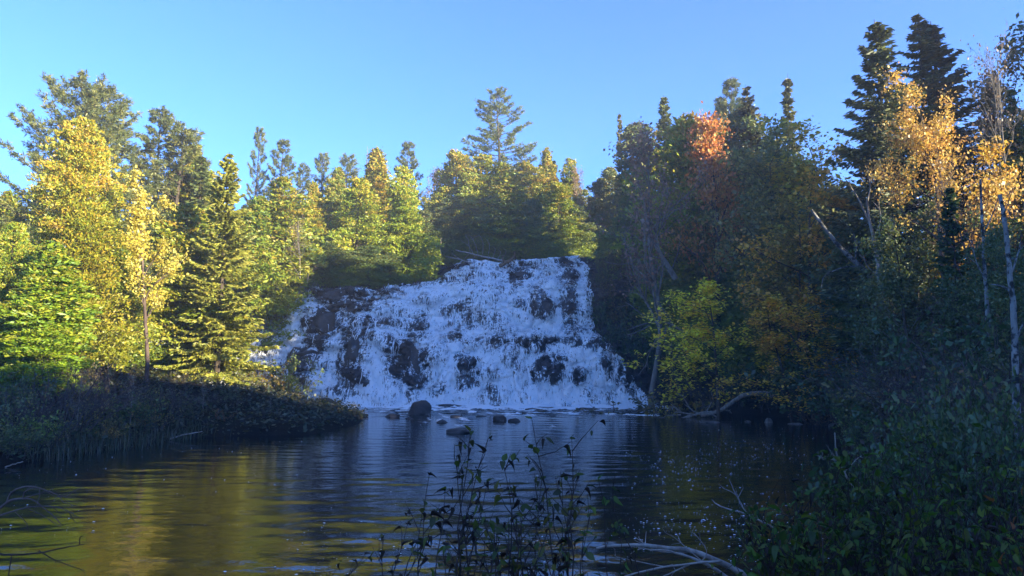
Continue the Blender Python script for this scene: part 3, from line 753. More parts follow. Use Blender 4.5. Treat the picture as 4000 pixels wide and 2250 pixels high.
def broadleaf_model(seed, H=12., leaf=.22, per=16, cols=((.45, .30, .04), (.35, .27, .04), (.5, .27, .03)), w=(.5, .3, .2), bark=None, levels=3, spreadleaf=.22, flat=0.0, **kw):
    r = np.random.default_rng(seed)
    sk, tips = skeleton(r, H, levels=levels, **kw)
    tr = Acc(); tw = Acc(); cr = Acc(); cols = np.array(cols)
    for pts, rr, lv in sk:
        if lv <= 1: tr.tube(pts, rr, 8 if lv == 0 else 5)
        else: tw.tube(pts, np.maximum(rr, .005), 3)
    for pts in tips:
        if per < 1:
            if r.random() > per: continue
            nl = 1 + int(r.random() * 2)
        else: nl = int(per * r.uniform(.4, 1.5))
        u = r.uniform(.2, 1.05, nl); kk = np.linspace(0, 1, len(pts))
        c = np.stack([np.interp(u, kk, pts[:, i]) for i in range(3)], 1) + r.normal(0, spreadleaf, (nl, 3)) * np.array((1, 1, 1 - flat * .7))
        A = r.normal(0, 1, (nl, 3)) * np.array((1, 1, 1 - flat)) + np.array((0, 0, -.35 * (1 - flat)))
        ci = r.choice(len(cols), p=np.array(w) / sum(w))
        kx = np.where(r.random(nl) < .7, ci, r.choice(len(cols), nl))
        cr.leaves(c, A, r.uniform(.7, 1.3, nl) * leaf, r.uniform(.55, .95, nl) * leaf, cols[kx] * r.uniform(.7, 1.25, (nl, 1)),
                  Bv=(r.normal(0, 1, (nl, 3)) if flat < .1 else np.array((0, 0, 1.)) + r.normal(0, .6 * (1.2 - flat), (nl, 3))))
    parts = [('trunk', tr.mesh('broadleaf_trunk', bark or M_BARK, True), None)]
    if tw.n: parts.append(('twig', tw.mesh('twig', bark or M_TWIG), 'stuff'))
    if cr.n: parts.append(('crown', cr.mesh('broadleaf_crown', M_LEAF), 'stuff'))
    return dict(H=H, parts=parts)

def shrub_model(seed, H=2.0, Rm=1.3, stems=12, leaf=.075, nleaf=900, cols=((.10, .11, .035), (.17, .13, .04), (.07, .09, .035)), w=(.5, .2, .3), bark=None, twig=5):
    r = np.random.default_rng(seed); st = Acc(); fo = Acc(); cols = np.array(cols); ends = []
    for i in range(stems):
        az = r.uniform(0, 6.28); o_ = .35 * Rm * math.sqrt(r.random())
        p = np.array((o_ * math.cos(az), o_ * math.sin(az), -.1)); d = nrm(np.array((math.cos(az) * .6 * r.random(), math.sin(az) * .6 * r.random(), 1)))
        L = H * r.uniform(.6, 1.05); pts = [p]
        for k in range(6):
            d = nrm(d + r.normal(0, .14, 3) + np.array((math.cos(az), math.sin(az), 0)) * .06); pts.append(pts[-1] + d * L / 6)
        pts = np.array(pts); st.tube(pts, np.linspace(.022, .004, 7) * H / 2, 4)
        for j in range(twig):
            f = r.uniform(.25, 1) * 6; q = min(int(f), 5); b0 = pts[q] + (pts[q + 1] - pts[q]) * (f - q)
            dd = nrm(d + r.normal(0, .7, 3)); l2 = H * r.uniform(.12, .35)
            p2 = np.stack([b0, b0 + dd * l2 * .5 + r.normal(0, .03, 3), b0 + dd * l2 + np.array((0, 0, .08 * l2))])
            st.tube(p2, (.008 * H / 2, .005 * H / 2, .003), 3); ends.append(p2)
    if nleaf:
        e = np.array(ends); k = r.integers(0, len(e), nleaf); u = r.uniform(0, 1.1, (nleaf, 1))
        c = e[k, 0] * (1 - u) + e[k, 2] * u + r.normal(0, .06 * H / 2, (nleaf, 3))
        fo.leaves(c, r.normal(0, 1, (nleaf, 3)) + np.array((0, 0, -.3)), r.uniform(.7, 1.4, nleaf) * leaf, r.uniform(.45, .8, nleaf) * leaf,
                  cols[r.choice(len(cols), nleaf, p=np.array(w) / sum(w))] * r.uniform(.65, 1.3, (nleaf, 1)))
    parts = [('stem', st.mesh('shrub_stem', bark or M_ALDER), 'stuff')]
    if nleaf: parts.append(('foliage', fo.mesh('shrub_foliage', M_LEAF), 'stuff'))
    return dict(H=H, parts=parts)

MODEL = {}
MODEL['cedar'] = [cedar_model(1, Rm=3.0), cedar_model(2, Rm=2.7, ex=.8), cedar_model(3, Rm=3.3, n_br=400, ex=.5), cedar_model(13, Rm=2.9, n_br=380, ex=.68)]
MODEL['bigcedar'] = [cedar_model(4, H=15, Rm=4.6, n_br=720, ls=.85, dn=1.25, ex=.66), cedar_model(5, H=11, Rm=3.8, n_br=540, ls=.8, dn=1.2)]
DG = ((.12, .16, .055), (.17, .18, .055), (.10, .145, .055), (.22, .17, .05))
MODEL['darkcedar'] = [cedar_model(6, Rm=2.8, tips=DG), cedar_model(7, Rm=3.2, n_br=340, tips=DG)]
MODEL['spruce'] = [spruce_model(1), spruce_model(2, Rm=2.9, droop=.6), spruce_model(3, Rm=1.9, dens=.9)]
MODEL['frontspruce'] = [spruce_model(5, H=17, Rm=4.0, dens=1.8, droop=.55, cols=((.32, .34, .06), (.38, .36, .065), (.22, .27, .055)))]
MODEL['pine'] = [pine_model(1), pine_model(2, Rm=3.6, bare_to=.3), pine_model(3, Rm=3.0, bare_to=.2, up=.7)]
MODEL['hemlock'] = [spruce_model(21, H=18, Rm=4.2, dens=.8, droop=.4, cols=((.07, .085, .035), (.10, .105, .04), (.05, .065, .035))), spruce_model(22, H=18, Rm=3.6, dens=.75, droop=.5, cols=((.08, .085, .035), (.11, .10, .04), (.05, .06, .035)))]
MODEL['bigpine'] = [pine_model(9, H=25, Rm=5.8, bare_to=.30, dens=.95, up=.45, gaps=.12), pine_model(12, H=22, Rm=6.0, bare_to=.2, dens=1.0, up=.75, gaps=.15)]
MODEL['aspen'] = [broadleaf_model(1, H=11, leaf=.12, per=20, cols=((.62, .55, .10), (.58, .48, .06), (.62, .50, .08)), n1=16, n2=6, n3=4, first=.30, ang=.62, ratio=.34, bark=M_TWIG, r0=.12, spreadleaf=.16)]
MODEL['maple_gold'] = [broadleaf_model(3, H=13, leaf=.105, per=24, cols=((.58, .38, .08), (.56, .41, .09), (.5, .28, .07)), w=(.5, .35, .15), n1=15, n2=7, n3=4, first=.3, ang=.75, ratio=.42, r0=.15, spreadleaf=.2)]
MODEL['maple_red'] = [broadleaf_model(4, H=12, leaf=.14, per=20, cols=((.46, .10, .035), (.40, .14, .05), (.5, .18, .04)), n1=14, n2=6, n3=4, first=.3, ang=.6, ratio=.38, r0=.13, spreadleaf=.2)]
MODEL['maple_orange'] = [broadleaf_model(5, H=12, leaf=.14, per=20, cols=((.48, .17, .035), (.50, .22, .04), (.42, .26, .05)), n1=15, n2=6, n3=4, first=.3, ang=.7, ratio=.42, r0=.14, spreadleaf=.22)]
MODEL['layered'] = [broadleaf_model(6, H=7, leaf=.11, per=20, cols=((.74, .52, .045), (.80, .52, .05), (.80, .40, .06)), n1=13, n2=7, n3=4, first=.25, ang=1.25, ratio=.5, up=.02, r0=.08, spreadleaf=.15, flat=.6, wig=.08),
                    broadleaf_model(7, H=8, leaf=.11, per=18, cols=((.50, .33, .04), (.38, .30, .04), (.56, .31, .045)), n1=14, n2=7, n3=4, first=.25, ang=1.15, ratio=.46, up=.03, r0=.09, spreadleaf=.18, flat=.4, wig=.08)]
MODEL['greenleaf'] = [broadleaf_model(8, H=10, leaf=.12, per=17, cols=((.11, .14, .04), (.17, .17, .045), (.08, .11, .04)), n1=15, n2=7, n3=4, first=.15, ang=.8, ratio=.42, r0=.11, spreadleaf=.24)]
MODEL['bare'] = [broadleaf_model(9, H=12, leaf=.10, per=.5, cols=((.22, .15, .09), (.3, .2, .11)), w=(.5, .5), n1=16, n2=8, n3=6, first=.25, ang=.7, ratio=.44, r0=.11, wig=.16, bark=M_PALE),
                 broadleaf_model(10, H=11, leaf=.1, per=.3, cols=((.2, .14, .08), (.28, .18, .1)), w=(.5, .5), n1=15, n2=8, n3=6, first=.2, ang=.65, ratio=.46, r0=.10, wig=.2, bark=M_TWIG)]
MODEL['russet'] = [broadleaf_model(14, H=12, leaf=.11, per=6, cols=((.26, .17, .10), (.32, .2, .12), (.2, .14, .09)), n1=17, n2=8, n3=4, first=.3, ang=.6, ratio=.42, r0=.12, wig=.14, bark=M_PALE, spreadleaf=.14)]
MODEL['shrub'] = [shrub_model(1), shrub_model(2, nleaf=400, stems=16, twig=7, cols=((.12, .09, .05), (.17, .11, .05), (.10, .10, .04))), shrub_model(3, nleaf=1300, stems=14)]
MODEL['twigshrub'] = [shrub_model(4, stems=26, nleaf=160, twig=9, Rm=1.5, leaf=.06, cols=((.10, .07, .05), (.15, .09, .05), (.08, .08, .04))), shrub_model(5, stems=24, nleaf=260, twig=9, Rm=1.6, leaf=.07, cols=((.11, .09, .045), (.18, .11, .05), (.09, .10, .04)))]
MODEL['greenshrub'] = [shrub_model(6, stems=16, nleaf=1500, twig=8, leaf=.11, cols=((.06, .10, .03), (.11, .14, .035), (.045, .075, .03))), shrub_model(7, stems=16, nleaf=1300, twig=8, leaf=.12, cols=((.08, .11, .03), (.15, .15, .04), (.055, .08, .03)))]
MODEL['goldshrub'] = [shrub_model(8, H=1.6, stems=12, nleaf=600, twig=7, leaf=.10, cols=((.30, .23, .04), (.2, .18, .04), (.34, .2, .04)), bark=M_TWIG)]

for ml in MODEL.values():
    for md in ml:
        h_ = 0
        for nm, me, kd in md['parts']:
            co = np.empty(len(me.vertices) * 3, dtype=np.float32); me.vertices.foreach_get('co', co); h_ = max(h_, float(np.percentile(co[2::3], 99.8)))
        md['H'] = h_
NAME = dict(hemlock='hemlock_tree', cedar='cedar_tree', bigcedar='cedar_tree', darkcedar='cedar_tree', spruce='spruce_tree', frontspruce='spruce_tree', pine='pine_tree', bigpine='pine_tree', aspen='aspen_tree',
            maple_gold='maple_tree', maple_red='maple_tree', maple_orange='maple_tree', layered='maple_sapling', greenleaf='leafy_tree', bare='bare_tree', russet='bare_tree',
            shrub='shrub', twigshrub='shrub', greenshrub='shrub', goldshrub='shrub')
CAT = dict(hemlock='hemlock', cedar='cedar', bigcedar='cedar', darkcedar='cedar', spruce='spruce', frontspruce='spruce', pine='pine', bigpine='pine', aspen='aspen', maple_gold='maple', maple_red='maple', maple_orange='maple',
           layered='maple', greenleaf='tree', bare='bare tree', russet='bare tree', shrub='shrub', twigshrub='shrub', greenshrub='shrub', goldshrub='shrub')
GROUP = dict(hemlock='hemlocks on the right bank', cedar='cedars round the falls', bigcedar='cedars round the falls', darkcedar='cedars round the falls', spruce='spruces round the falls', frontspruce='spruces round the falls', pine='white pines on the skyline',
             bigpine='white pines on the skyline', maple_gold='autumn maples', maple_red='autumn maples', maple_orange='autumn maples', layered='maple saplings on the right bank', bare='leafless trees', russet='leafless trees',
             shrub='shrubs on the banks', twigshrub='shrubs on the banks', greenshrub='shrubs on the banks', goldshrub='shrubs on the banks', greenleaf='leafy trees on the right bank', aspen=None)
def plant(kind, v, X_, Y_, height, label, wide=1.0, tint=(1, 1, 1), rz=None, tilt=(0, 0), z0=None, group=None):
    md = MODEL[kind][v % len(MODEL[kind])]
    s = height / md['H']
    zb = gz(X_, Y_) - .12 if z0 is None else z0
    root = thing(NAME[kind], label, CAT[kind], (X_, Y_, zb), rng.uniform(0, 6.28) if rz is None else rz, group or GROUP[kind], (s * wide, s * wide, s))
    root.rotation_euler[0], root.rotation_euler[1] = tilt
    for nm, me, kd in md['parts']:
        c = ob(nm, me, root, kd)
        if nm in ('crown', 'foliage'): c.color = (*tint, 1)
    return root
def tree(kind, v, px_, pytop, Y_, label, wide=1.0, tint=(1, 1, 1), rz=None, tilt=(0, 0)):
    X_, _, zt = at(px_, pytop, Y_)
    zb = gz(X_, Y_) - .12
    return plant(kind, v, X_, Y_, zt - zb, label, wide * rng.uniform(.86, 1.16), tint, rz, tilt if tilt != (0, 0) else tuple(rng.normal(0, .022, 2)))

# --- left bank
tree('bigpine', 1, 300, 285, 54, 'tall ragged white pine with long upswept limbs, highest at the left edge', 1.0, (1.1, 1.05, .9), 2.6)
tree('pine', 0, 430, 360, 58, 'bushy white pine just right of the tallest ragged left pine', 1.05)
tree('pine', 1, 590, 425, 60, 'green white pine behind the yellow aspen, third from the left edge', 1.0, rz=1.0)
tree('pine', 2, 705, 490, 60, 'rounded pale green pine left of the big front spruce', 1.25, (1.25, 1.15, 1.0))
tree('bigcedar', 0, 325, 470, 40, 'huge golden cedar filling the left bank in full sun', 1.0, (1.15, 1.0, .85), 1.2)
tree('bigcedar', 1, 60, 880, 34, 'broad yellow green cedar cut by the left edge of the photo', 1.0, (.95, 1.05, .8), .4)
tree('cedar', 1, 215, 950, 32.5, 'low leafy cedar in front of the huge golden cedar', 1.5, (.8, 1.0, .7))
tree('cedar', 0, 480, 900, 43, 'smaller olive cedar tinted dark for a shaded gap between golden cedar and aspen', 1.0, (.5, .62, .6))  # tint lowered to paint a dark gap between the sunlit crowns
tree('aspen', 0, 615, 680, 40, 'slender pale yellow aspen with forked grey trunk', 1.15, (1.05, 1.05, 1.0), .8)
tree('frontspruce', 0, 885, 605, 46, 'big drooping sunlit spruce in front of the left end of the falls', 1.0, (1.05, 1, .9))
tree('spruce', 2, 805, 615, 60, 'dark narrow spruce directly behind the big sunlit spruce', 1.2, (1.1, 1.1, 1))
tree('cedar', 0, 740, 800, 48, 'olive cedar in the gap between aspen and big sunlit spruce', 1.2, (.9, .9, .8))
tree('greenleaf', 0, 40, 760, 70, 'brownish hazy tree low on the skyline at the left edge', 1.6, (2.6, 1.5, 1.3))
tree('bare', 1, 100, 800, 66, 'leafless brown tree behind the left edge cedar', 1.4)
# --- above the shoulder of the falls, left of centre
tree('pine', 2, 1000, 498, 78, 'thin pine with broken flat top, left of a pair on the skyline', .62, rz=2.0)
tree('pine', 1, 1085, 545, 78, 'bushy topped pine, right of the thin broken topped pine', .8)
tree('pine', 0, 1170, 640, 84, 'short pine in the skyline dip right of the pair of pines', .8)
tree('pine', 2, 1250, 588, 88, 'lone upright pine on the skyline above the leafless white tree', .85)
tree('cedar', 0, 1105, 700, 64, 'olive gold cedar right of the big sunlit spruce', 1.1)
tree('cedar', 1, 1000, 770, 62, 'shaded cedar half hidden behind the big sunlit spruce', 1.3, (.7, .8, .7))
tree('cedar', 1, 1235, 715, 72, 'amber cedar behind the leafless white tree', 1.05, (1.1, .95, .8))
tree('bare', 0, 1195, 800, 63, 'leafless tree with white trunk at the left brink of the falls', 1.0)
tree('cedar', 2, 1390, 700, 71, 'bright yellow green cedar, left of two leaning over the falls', 1.0, (1.05, 1.12, .8))
tree('cedar', 0, 1590, 655, 73, 'bright yellow green cedar, right of two leaning over the falls', 1.1, (1.0, 1.08, .8))
tree('cedar', 1, 1480, 590, 84, 'tall amber tinged cedar behind the two bright cedars', 1.1, (1.08, .9, .85))
tree('pine', 0, 1355, 602, 92, 'rounded grey green pine behind the left bright cedar', .8)
tree('pine', 1, 1600, 555, 94, 'pointed pine on the skyline behind the right bright cedar', .9)
tree('russet', 0, 1690, 625, 90, 'pale leafless looking tree left of the giant pine', 1.0, (1.2, 1.1, .9))
tree('cedar', 1, 1310, 660, 80, 'dull cedar between amber cedar and left bright cedar', 1.0, (.8, .8, .8))
# --- behind the brink, centre
tree('bigpine', 0, 1960, 360, 92, 'giant white pine towering over the middle of the forest', 1.02, (1.1, 1.12, .95), .3)
tree('cedar', 2, 1785, 592, 86, 'gold brown cedar left of the giant pine', 1.15, (1.05, .95, .9))
tree('cedar', 0, 1870, 610, 85, 'olive cedar under the left limbs of the giant pine', 1.2, (.9, .9, .85))
tree('cedar', 1, 1985, 640, 84, 'olive cedar below the trunk of the giant pine', 1.4, (.9, .9, .85))
tree('cedar', 2, 2075, 640, 85, 'broad cedar under the right limbs of the giant pine', 1.2, (.95, .9, .8))
tree('cedar', 1, 2135, 585, 90, 'pointed cedar spire right of the giant pine', 1.0, (1.1, .95, .9))
tree('cedar', 0, 2222, 622, 90, 'narrow dark cedar spire, second right of the giant pine', .95, (.85, .85, .8))
tree('cedar', 2, 2180, 720, 84, 'yellow green cedar below the two spires', 1.3, (1, 1.05, .8))
tree('russet', 0, 2290, 640, 88, 'pale tan spire tree at the right end of the brink', .7, (1.2, 1.1, 1))
for i, (a, b_, w_) in enumerate([(1690, 800, 1.5), (1760, 770, 1.4), (1835, 800, 1.6), (1915, 770, 1.5), (2000, 810, 1.5), (2085, 780, 1.5), (2160, 830, 1.5), (2240, 800, 1.4)]):
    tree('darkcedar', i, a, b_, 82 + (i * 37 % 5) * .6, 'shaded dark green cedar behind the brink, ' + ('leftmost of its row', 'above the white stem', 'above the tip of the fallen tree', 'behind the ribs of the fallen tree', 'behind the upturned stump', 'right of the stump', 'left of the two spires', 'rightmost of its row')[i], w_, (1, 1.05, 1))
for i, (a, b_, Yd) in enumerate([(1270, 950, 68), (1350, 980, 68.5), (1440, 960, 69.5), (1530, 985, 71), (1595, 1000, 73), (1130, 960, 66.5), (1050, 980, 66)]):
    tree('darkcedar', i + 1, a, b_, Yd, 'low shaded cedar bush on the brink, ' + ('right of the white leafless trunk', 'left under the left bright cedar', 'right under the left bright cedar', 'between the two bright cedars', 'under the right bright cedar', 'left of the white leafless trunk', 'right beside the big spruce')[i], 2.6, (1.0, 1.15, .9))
# --- right side, middle distance
tree('spruce', 2, 2437, 450, 76, 'grey thin spire at the left end of the right hand forest', .8, (1.9, 1.35, 1.3))
tree('darkcedar', 1, 2500, 480, 72, 'dark crown right of the grey thin spire', .8)
tree('spruce', 0, 2588, 385, 68, 'pointed green spruce left of the red maple', 1.0, (1.3, 1.2, 1))
tree('cedar', 2, 2640, 480, 64, 'yellow tinged cedar between pointed spruce and red maple', 1.1, (.9, .9, .8))
tree('maple_red', 0, 2700, 440, 66, 'red orange maple, the reddest crown on the skyline', .9)
tree('maple_orange', 0, 2790, 420, 56, 'glowing orange maple right of the red maple', .95, (1.15, 1.1, 1))
tree('pine', 2, 2795, 385, 70, 'light yellow green pine above the orange maple', .8, (1.6, 1.4, 1))
tree('pine', 1, 2852, 305, 70, 'dark flat topped pine above the orange maple', .75)
tree('hemlock', 1, 2960, 325, 58, 'big dark hemlock with ragged top, right of the orange maple', 1.1, (1, 1, 1))
tree('darkcedar', 0, 2900, 420, 60, 'dark cedar between orange maple and ragged dark hemlock', 1.1)
tree('spruce', 2, 3058, 322, 62, 'thin brown tipped spire right of the ragged dark hemlock', .9, (1.5, 1.2, .9))
tree('greenleaf', 0, 3040, 520, 52, 'green and tan leafy crown below the thin spire', 1.2, (2.2, 1.7, 1.1))
tree('layered', 1, 3215, 460, 50, 'light yellow leafy crown on the skyline left of the tall dark hemlocks', 1.1, (1.2, 1.3, 1))
tree('layered', 1, 3150, 590, 43, 'golden maple with spreading sprays in the middle of the right bank', 1.05, (1.5, 1.25, .9), .6)
tree('russet', 0, 2515, 545, 56, 'dry tan tree with leaning grey trunk beside the falls', 1.1, (1.15, .95, .9), 1.9, (R(-2), R(-9)))
tree('bare', 1, 2440, 640, 71, 'leafless grey tree whose twigs overhang the brink', 1.0)
# --- right side, tall near trees
tree('hemlock', 0, 3445, 95, 37, 'tallest hemlock on the right, with a wispy top', 1.15, (1.6, 1.6, 1.4))
tree('hemlock', 1, 3585, 85, 39, 'tall dark hemlock behind the gold maple', 1.35, (1.3, 1.35, 1.2))
tree('hemlock', 1, 3690, 105, 39, 'tall brown tipped hemlock right of the dark one behind the gold maple', 1.3, (1.8, 1.4, 1.1))
tree('hemlock', 0, 3390, 430, 42, 'short dark hemlock with drooping boughs left of the tallest hemlock', 1.2, (.8, .85, .9))
tree('maple_gold', 0, 3610, 200, 28.5, 'gold leaved maple standing before the tall hemlocks', 1.05, (1.15, 1.1, 1), 2.0)
tree('bare', 0, 3880, 95, 33, 'bare wiry tree against the sky at upper right', .62)
tree('maple_red', 0, 3855, 300, 42, 'dull red maple behind the bare wiry tree', .8, (.75, .8, .9))
tree('greenleaf', 0, 4010, 215, 40, 'brownish leafy tree at the right edge', .9, (2.2, 1.1, 1.0))
tree('spruce', 2, 3945, 360, 38, 'narrow green conifer left of the right edge tree', .9, (1.3, 1.4, .9))
tree('spruce', 0, 3710, 740, 26, 'young dark fir below the gold maple', 1.3, (.8, 1, .9))
tree('layered', 1, 3800, 560, 30, 'thin yellow maple right of the gold maple', .7, (1.2, 1.1, .9))
tree('bare', 1, 3840, 560, 25, 'leafless pale tree with crossing branches below the wiry tree', .9)
# --- right side, dark middle
tree('layered', 0, 2790, 1080, 43, 'yellow green layered maple over the dark hollow, the brightest low one', 1.3, (1.3, 1.6, 1), .2)
tree('layered', 0, 3080, 1165, 41, 'yellow layered sapling right of the brightest low maple', 1.15, (1.15, 1.1, 1), 2.4)
tree('layered', 1, 3085, 760, 45, 'olive gold maple of flat sprays above the dark hollow', 1.0, (.8, .85, .9), 3.3)
for i, (a, b_, Yd, k_, w_) in enumerate([(2455, 800, 77, 0, .75), (2520, 880, 73, 1, .8), (2640, 760, 65, 0, 1.0), (2720, 850, 61, 1, 1.1), (2790, 740, 61, 0, 1.1), (2880, 860, 57, 1, 1.2), (2970, 740, 55, 0, 1.2),
                                       (3030, 900, 52, 1, 1.2), (3240, 760, 46, 0, 1.2), (3330, 860, 41, 1, 1.2), (3290, 1000, 43, 0, 1.2), (2600, 1000, 66, 1, 1.0)]):
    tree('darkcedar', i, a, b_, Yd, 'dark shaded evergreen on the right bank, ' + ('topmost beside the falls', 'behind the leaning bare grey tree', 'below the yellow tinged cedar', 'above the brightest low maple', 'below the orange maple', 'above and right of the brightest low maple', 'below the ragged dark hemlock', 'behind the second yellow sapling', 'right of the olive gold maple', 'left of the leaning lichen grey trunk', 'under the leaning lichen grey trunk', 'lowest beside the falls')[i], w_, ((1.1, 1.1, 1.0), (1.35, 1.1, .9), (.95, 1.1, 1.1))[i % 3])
for i, (a, b_, Yd) in enumerate([(3480, 760, 33), (3580, 850, 28), (3780, 900, 24), (3900, 780, 25), (3980, 900, 20), (3400, 1080, 31)]):
    tree('greenleaf', i, a, b_, Yd, 'dim leafy tree at the right, ' + ('left of the young dark fir', 'right of the leaning lichen grey trunk', 'left of the thin grey birch', 'above the pale speckled birch', 'cut by the edge beside the birch', 'under the short dark hemlock')[i], 1.1, (1.0, 1.1, .9))

# ------------------------------------------------------------------ trees that stand on behind the first ranks and unseen ones added at right to cast shade
rr_ = np.random.default_rng(21)
for i in range(34):
    X_ = -46 + i * 2.2 + rr_.normal(0, .8); Y_ = rr_.uniform(97, 112)
    kd = ('cedar', 'darkcedar', 'pine', 'spruce')[int(rr_.integers(0, 4))]
    plant(kd, int(rr_.integers(0, 3)), X_, Y_, rr_.uniform(12.5, 17) + (1.5 if X_ < -18 else 0), 'evergreen glimpsed deep in the forest behind the front trees', 1.15, (.8, .85, .75), group='evergreens deep in the forest')
for i in range(14):
    plant(('cedar', 'pine', 'spruce')[i % 3], i, -33 - (i % 5) * 5 + rr_.normal(0, 1), 30 + i * 2.6, rr_.uniform(11, 15), 'tree on the left bank beyond the left edge of the photo', 1.2, (.9, .95, .8), group='trees beyond the left edge')
for i in range(16):
    plant(('pine', 'spruce', 'cedar')[i % 3], i, rr_.uniform(-44, -26), rr_.uniform(48, 84), rr_.uniform(11, 15), 'evergreen glimpsed deep in the forest behind the front trees', 1.15, (.8, .85, .75), group='evergreens deep in the forest')
for i, (a, b_, Yd) in enumerate([(2860, 580, 62), (2930, 560, 60), (3000, 560, 57), (3060, 590, 55), (2800, 600, 64), (3120, 640, 52), (2740, 640, 66)]):  # filler trees added to keep the sun off the upper falls
    tree('darkcedar', i, a, b_, Yd, 'dark evergreen added for shade in the second rank of the right bank, ' + ('left of the ragged dark hemlock', 'under the ragged dark hemlock', 'right of the ragged dark hemlock', 'under the thin brown tipped spire', 'right of the orange maple', 'right of the golden maple', 'under the orange maple')[i], 1.1, (1.1, 1.1, 1))
for i, (a, b_, Yd, lab) in enumerate([(2335, 700, 92, 'dull cedar filling the notch right of the pale tan spire'), (2385, 660, 90, 'dull cedar left of the grey thin spire'), (2430, 690, 86, 'dark cedar below the grey thin spire')]):
    tree('darkcedar', i, a, b_, Yd, lab, 1.1, (1.2, 1.1, .9))
def ridge(X_, Y_, h_):
    plant(('darkcedar', 'spruce', 'greenleaf', 'cedar')[int(rr_.integers(0, 4))], int(rr_.integers(0, 3)), X_, Y_, h_, 'unseen tree added for shade beyond the right edge of the photo', 1.35, (.8, .85, .8), group='unseen trees added for shade')
for Y_ in np.arange(-36, 84, 3.0):  # unseen trees, placed and sized to shade falls, pool and banks
    for X_ in (25, 29, 33, 37.5, 42):
        px_, py_ = X_ + rr_.normal(0, .9), Y_ + rr_.normal(0, .9)
        top = np.interp(py_ + .6 * (px_ - 32), [-30, 0, 5, 15, 18, 20, 22.5, 29, 33, 41, 49, 52, 58, 64, 75], [15, 18, 16.5, 15, 11.5, 11.5, 13.2, 13.0, 21.5, 26.5, 25.5, 21, 24, 28, 29])  # tops shaped by the wanted shade, low where sun should pass
        if abs(px_) / max(py_, 1) < .82 or (X_ == 25 and not 5 < py_ < 31): continue
        if X_ == 25: top = min(top - 2.5, 10.5 if py_ > 14 else 16)
        ridge(px_, py_, max(4, top - gz(px_, py_) + rr_.normal(0, 1.2)))

# ------------------------------------------------------------------ evening haze
m, t, out = new_mat('haze'); pv = N(t, 'ShaderNodeVolumePrincipled'); pv.inputs['Color'].default_value = (.9, .93, 1, 1); pv.inputs['Density'].default_value = HAZE; pv.inputs['Anisotropy'].default_value = .2
t.links.new(pv.outputs[0], out.inputs['Volume'])
hx, hy0, hy1, hz0, hz1 = 130, -90, 150, -3.5, 46
V = [(a_, b_, c_) for a_ in (-hx, hx) for b_ in (hy0, hy1) for c_ in (hz0, hz1)]
o = ob('haze', make_mesh('haze', V, [np.array([[0, 1, 3, 2], [4, 6, 7, 5], [0, 4, 5, 1], [2, 3, 7, 6], [0, 2, 6, 4], [1, 5, 7, 3]])], m), kind='stuff')
tag(o, 'thin pale evening haze hanging in the air of the gorge', 'haze', None, 'stuff')

# ------------------------------------------------------------------ single trunks, logs and dead wood, each at its own place
def limb(acc, pts, Y_, w0, w1, n=6, dy=0.0, jit=.0):
    """a limb that runs through photograph points at distance Y_ (dy: how far it recedes along its length); widths in photograph pixels"""
    P = np.array([at(a, b_, Y_ + dy * i / max(1, len(pts) - 1)) for i, (a, b_) in enumerate(pts)])
    k = len(P); q = np.linspace(0, k - 1, max(2, (k - 1) * 4 + 1))
    # smooth through the points
    def cr(t):
        i = min(int(t), k - 2); f = t - i
        p0, p1, p2, p3 = P[max(i - 1, 0)], P[i], P[i + 1], P[min(i + 2, k - 1)]
        return .5 * (2 * p1 + (p2 - p0) * f + (2 * p0 - 5 * p1 + 4 * p2 - p3) * f * f + (3 * p1 - p0 - 3 * p2 + p3) * f ** 3)
    S = np.array([cr(t) for t in q]); S = S + rng.normal(0, 1, S.shape) * jit
    acc.tube(S, np.linspace(w0, w1, len(S)) / 2 * Y_ / F0 * rng.uniform(.92, 1.08, len(S)), n)
    return S
def deadwood(name, label, cat, Y_, base, trunk, tw, branches, mat, mat2=None, n=8, dy=0.0, group=None, part='trunk'):
    """trunk polyline in pixels + branches [(points, width0, width1)], rooted at a base point"""
    b0 = np.array(base)
    root = thing(name, label, cat, tuple(b0), 0, group)
    a = Acc(); limb(a, trunk, Y_, tw[0], tw[1], n, dy, .006 * Y_ / 20); a.V = [v - b0 for v in a.V]
    ob(part, a.mesh(part, mat, True), root)
    for pts, w0, w1 in branches:
        c = Acc(); S = limb(c, pts, Y_, w0, w1, 5, dy * .3, .004 * Y_ / 20)
        for k in range(3 if w0 > 3 else 0):
            i = int(rng.integers(len(S) // 3, len(S) - 1)); d = nrm(S[i + 1 if i + 1 < len(S) else i] - S[i - 1]); L = np.linalg.norm(S[-1] - S[0]) * rng.uniform(.15, .4)
            dd = nrm(d + rng.normal(0, .6, 3)); c.tube(np.stack([S[i], S[i] + dd * L * .5 + rng.normal(0, .02, 3), S[i] + dd * L]), np.array((.5, .35, .15)) * w0 / 2 * Y_ / F0, 4)
        c.V = [v - b0 for v in c.V]
        ob('branch', c.mesh('branch', mat2 or mat, True), root)
    return root
def gpt(px_, Y_):
    X_ = at(px_, 1300, Y_)[0]; return (X_, Y_, gz(X_, Y_) - .1)

